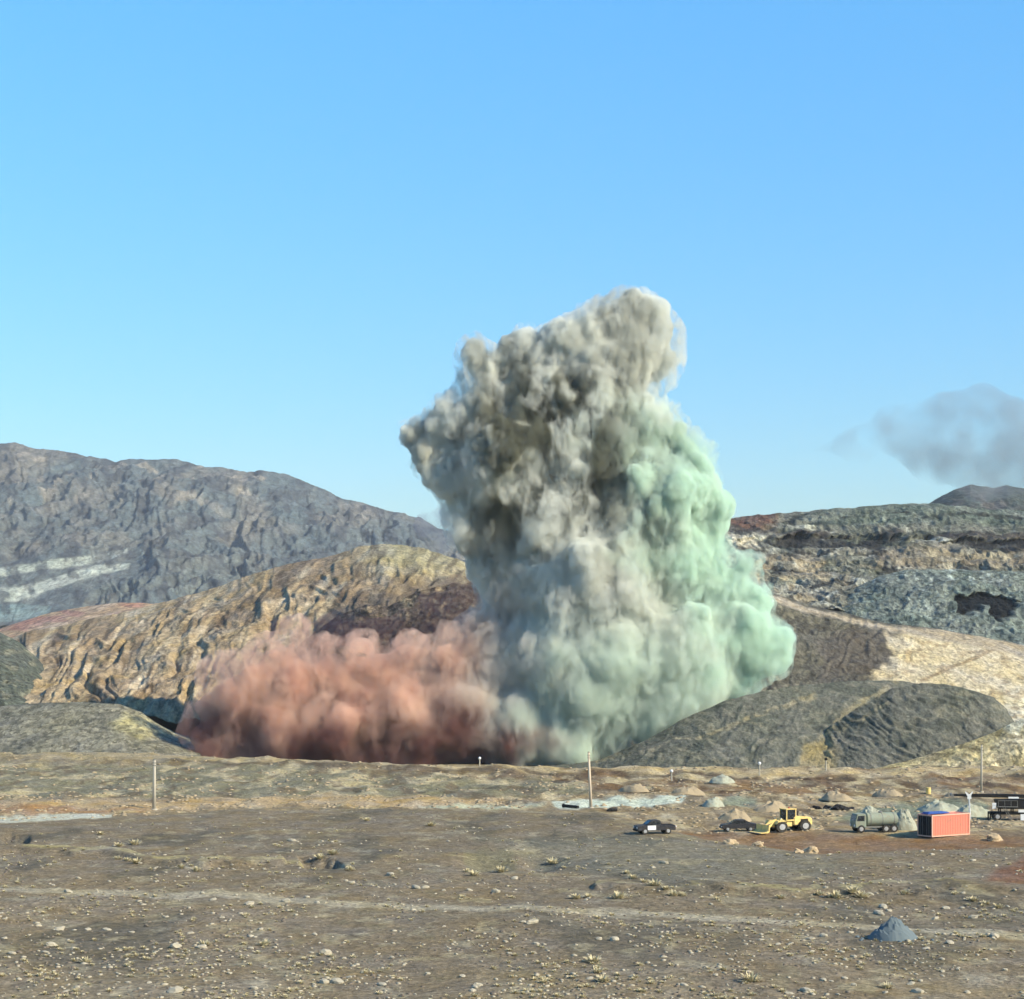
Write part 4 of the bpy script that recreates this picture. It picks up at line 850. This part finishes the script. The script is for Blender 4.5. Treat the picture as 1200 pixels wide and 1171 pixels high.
def scatter(name, protos, pts, mat, label, cat):
    V = []; Fs = []; off = 0
    for (P, s, rz, q) in pts:
        v, f = protos[q]; c_, s_ = math.cos(rz), math.sin(rz); w_ = v * np.asarray(s)
        w_ = np.stack([w_[:, 0] * c_ - w_[:, 1] * s_, w_[:, 0] * s_ + w_[:, 1] * c_, w_[:, 2]], -1) + np.asarray(P); V.append(w_); Fs.append(f + off); off += len(v)
    V = np.concatenate(V); Fs = np.concatenate(Fs); me = bpy.data.meshes.new(name); k = Fs.shape[1]
    me.vertices.add(len(V)); me.vertices.foreach_set('co', V.astype(np.float32).reshape(-1)); me.loops.add(Fs.size); me.loops.foreach_set('vertex_index', Fs.astype(np.int32).reshape(-1))
    me.polygons.add(len(Fs)); me.polygons.foreach_set('loop_start', np.arange(0, Fs.size, k, dtype=np.int32)); me.update(calc_edges=True); me.materials.append(MT[mat])
    o = link(bpy.data.objects.new(name, me)); o['kind'] = 'stuff'; return tag(o, label, cat)
def proto(me): return (np.array([v.co[:] for v in me.vertices]), np.array([p.vertices[:] for p in me.polygons]))
def many(ylo, yhi, n, clump, beyond=False):
    """ground points, thicker where a slow noise is high"""
    y = ylo + (yhi - ylo) * RNG.random(n * 6) ** .75; x = RNG.uniform(-120, 1320, n * 6)
    D = F * H / (y - YH); gx_ = (x - 600) * D / F
    keep = fbm(gx_ / 9, D / 14, 21., 3) > RNG.normal(.1, clump, n * 6)
    lim = resample(NEAR, x); keep &= (y < lim - 2) if beyond else (y > lim + 1)
    x, y, D, gx_ = (v[keep][:n] for v in (x, y, D, gx_)); z = ground_relief(gx_, D)
    return [(np.array([a_, b_, c_]), y_) for a_, b_, c_, y_ in zip(gx_, D, z, y)]
pr = [proto(stone_mesh(k * 2.1 + 9, sub=1)) for k in range(6)]
scatter('gravel', pr, [(P + (0, 0, .02), (s * rs.uniform(1, 1.7), s, s * .8), rs.uniform(0, 6), rs.randrange(6)) for P, y in many(952, 1240, 2800, .35) for s in [rs.uniform(.06, .3) ** 1.0 * (1 if rs.random() < .8 else 1.4)]], 'stone', 'small pale stones strewn over the dark field', 'gravel')
scatter('rubble', pr, [(P, (s * rs.uniform(1, 1.7), s, s * .8), rs.uniform(0, 6), rs.randrange(6)) for P, y in many(952, 1240, 3500, .35) for s in [rs.uniform(.08, .35)]], 'dstone', 'small dark brown stones strewn over the field', 'rubble')
scatter('rubble', pr, [(P, (s * rs.uniform(1, 2), s, s * .8), rs.uniform(0, 6), rs.randrange(6)) for P, y in many(884, 975, 2600, .3, True) for s in [rs.uniform(.15, .7)]], 'soil', 'tan clods and stones along the far road', 'rubble')
def tuft(seed, n=90):
    r = random.Random(seed); V = []; Q = []
    for k in range(n):
        a_ = r.uniform(0, 6.28); el = r.uniform(.2, 1.35); l_ = r.uniform(.35, 1.); w_ = .028
        b0 = np.array([math.cos(a_), math.sin(a_), 0]) * r.uniform(0, .18); d = np.array([math.cos(a_) * math.cos(el), math.sin(a_) * math.cos(el), math.sin(el)]) * l_ * .55
        sd = np.array([-math.sin(a_), math.cos(a_), 0]) * w_; m_ = b0 + d * .6 + (0, 0, .04); t_ = b0 + d
        i = len(V); V += [b0 - sd, b0 + sd, m_ + sd, m_ - sd, t_ - sd * .2, t_ + sd * .2]; Q += [(i, i + 1, i + 2, i + 3), (i + 3, i + 2, i + 5, i + 4)]
    return np.array(V), np.array(Q)
TF = [tuft(k) for k in range(5)]
def tuft_me(q):
    me = bpy.data.meshes.new('dry_bush'); me.from_pydata(q[0].tolist(), [], q[1].tolist()); me.materials.append(MT['straw']); return me
TM = [tuft_me(q) for q in TF]
bush = [(150, 1004), (160, 1008), (138, 1002), (212, 1012), (230, 1016), (158, 990), (375, 1016), (390, 1012), (410, 1020), (742, 1030), (755, 1034), (768, 1038), (780, 1042), (790, 1046), (800, 1050), (735, 1024),
        (548, 1022), (556, 1026), (588, 1022), (648, 1012), (700, 1140), (707, 1150), (695, 1128), (1000, 1050), (1010, 1052), (1140, 1056), (1155, 1060), (1170, 1064), (915, 1053), (980, 1052), (960, 1050), (676, 1053), (690, 1052), (725, 1053), (1060, 1048), (240, 1108), (310, 1108), (100, 1128), (880, 1150), (1040, 1158), (505, 968), (430, 962), (118, 978), (140, 992)]
for x, y in bush:
    s = rs.uniform(.9, 1.7); o = link(bpy.data.objects.new('dry_bush', rs.choice(TM))); o.location = on(x, y); o.scale = (s * 1.2, s * 1.2, s * .8); o.rotation_euler[2] = rs.uniform(0, 6)
    tag(o, 'dry straw coloured desert bush on the stony field', 'bush', 'dry bushes dotted over the field')
scatter('dry_grass', TF, [(P, (s, s, s * .7), rs.uniform(0, 6), rs.randrange(5)) for P, y in many(955, 1240, 1500, .2) for s in [rs.uniform(.25, .75)]], 'straw', 'low dry grass tufts over the stony field', 'grass')
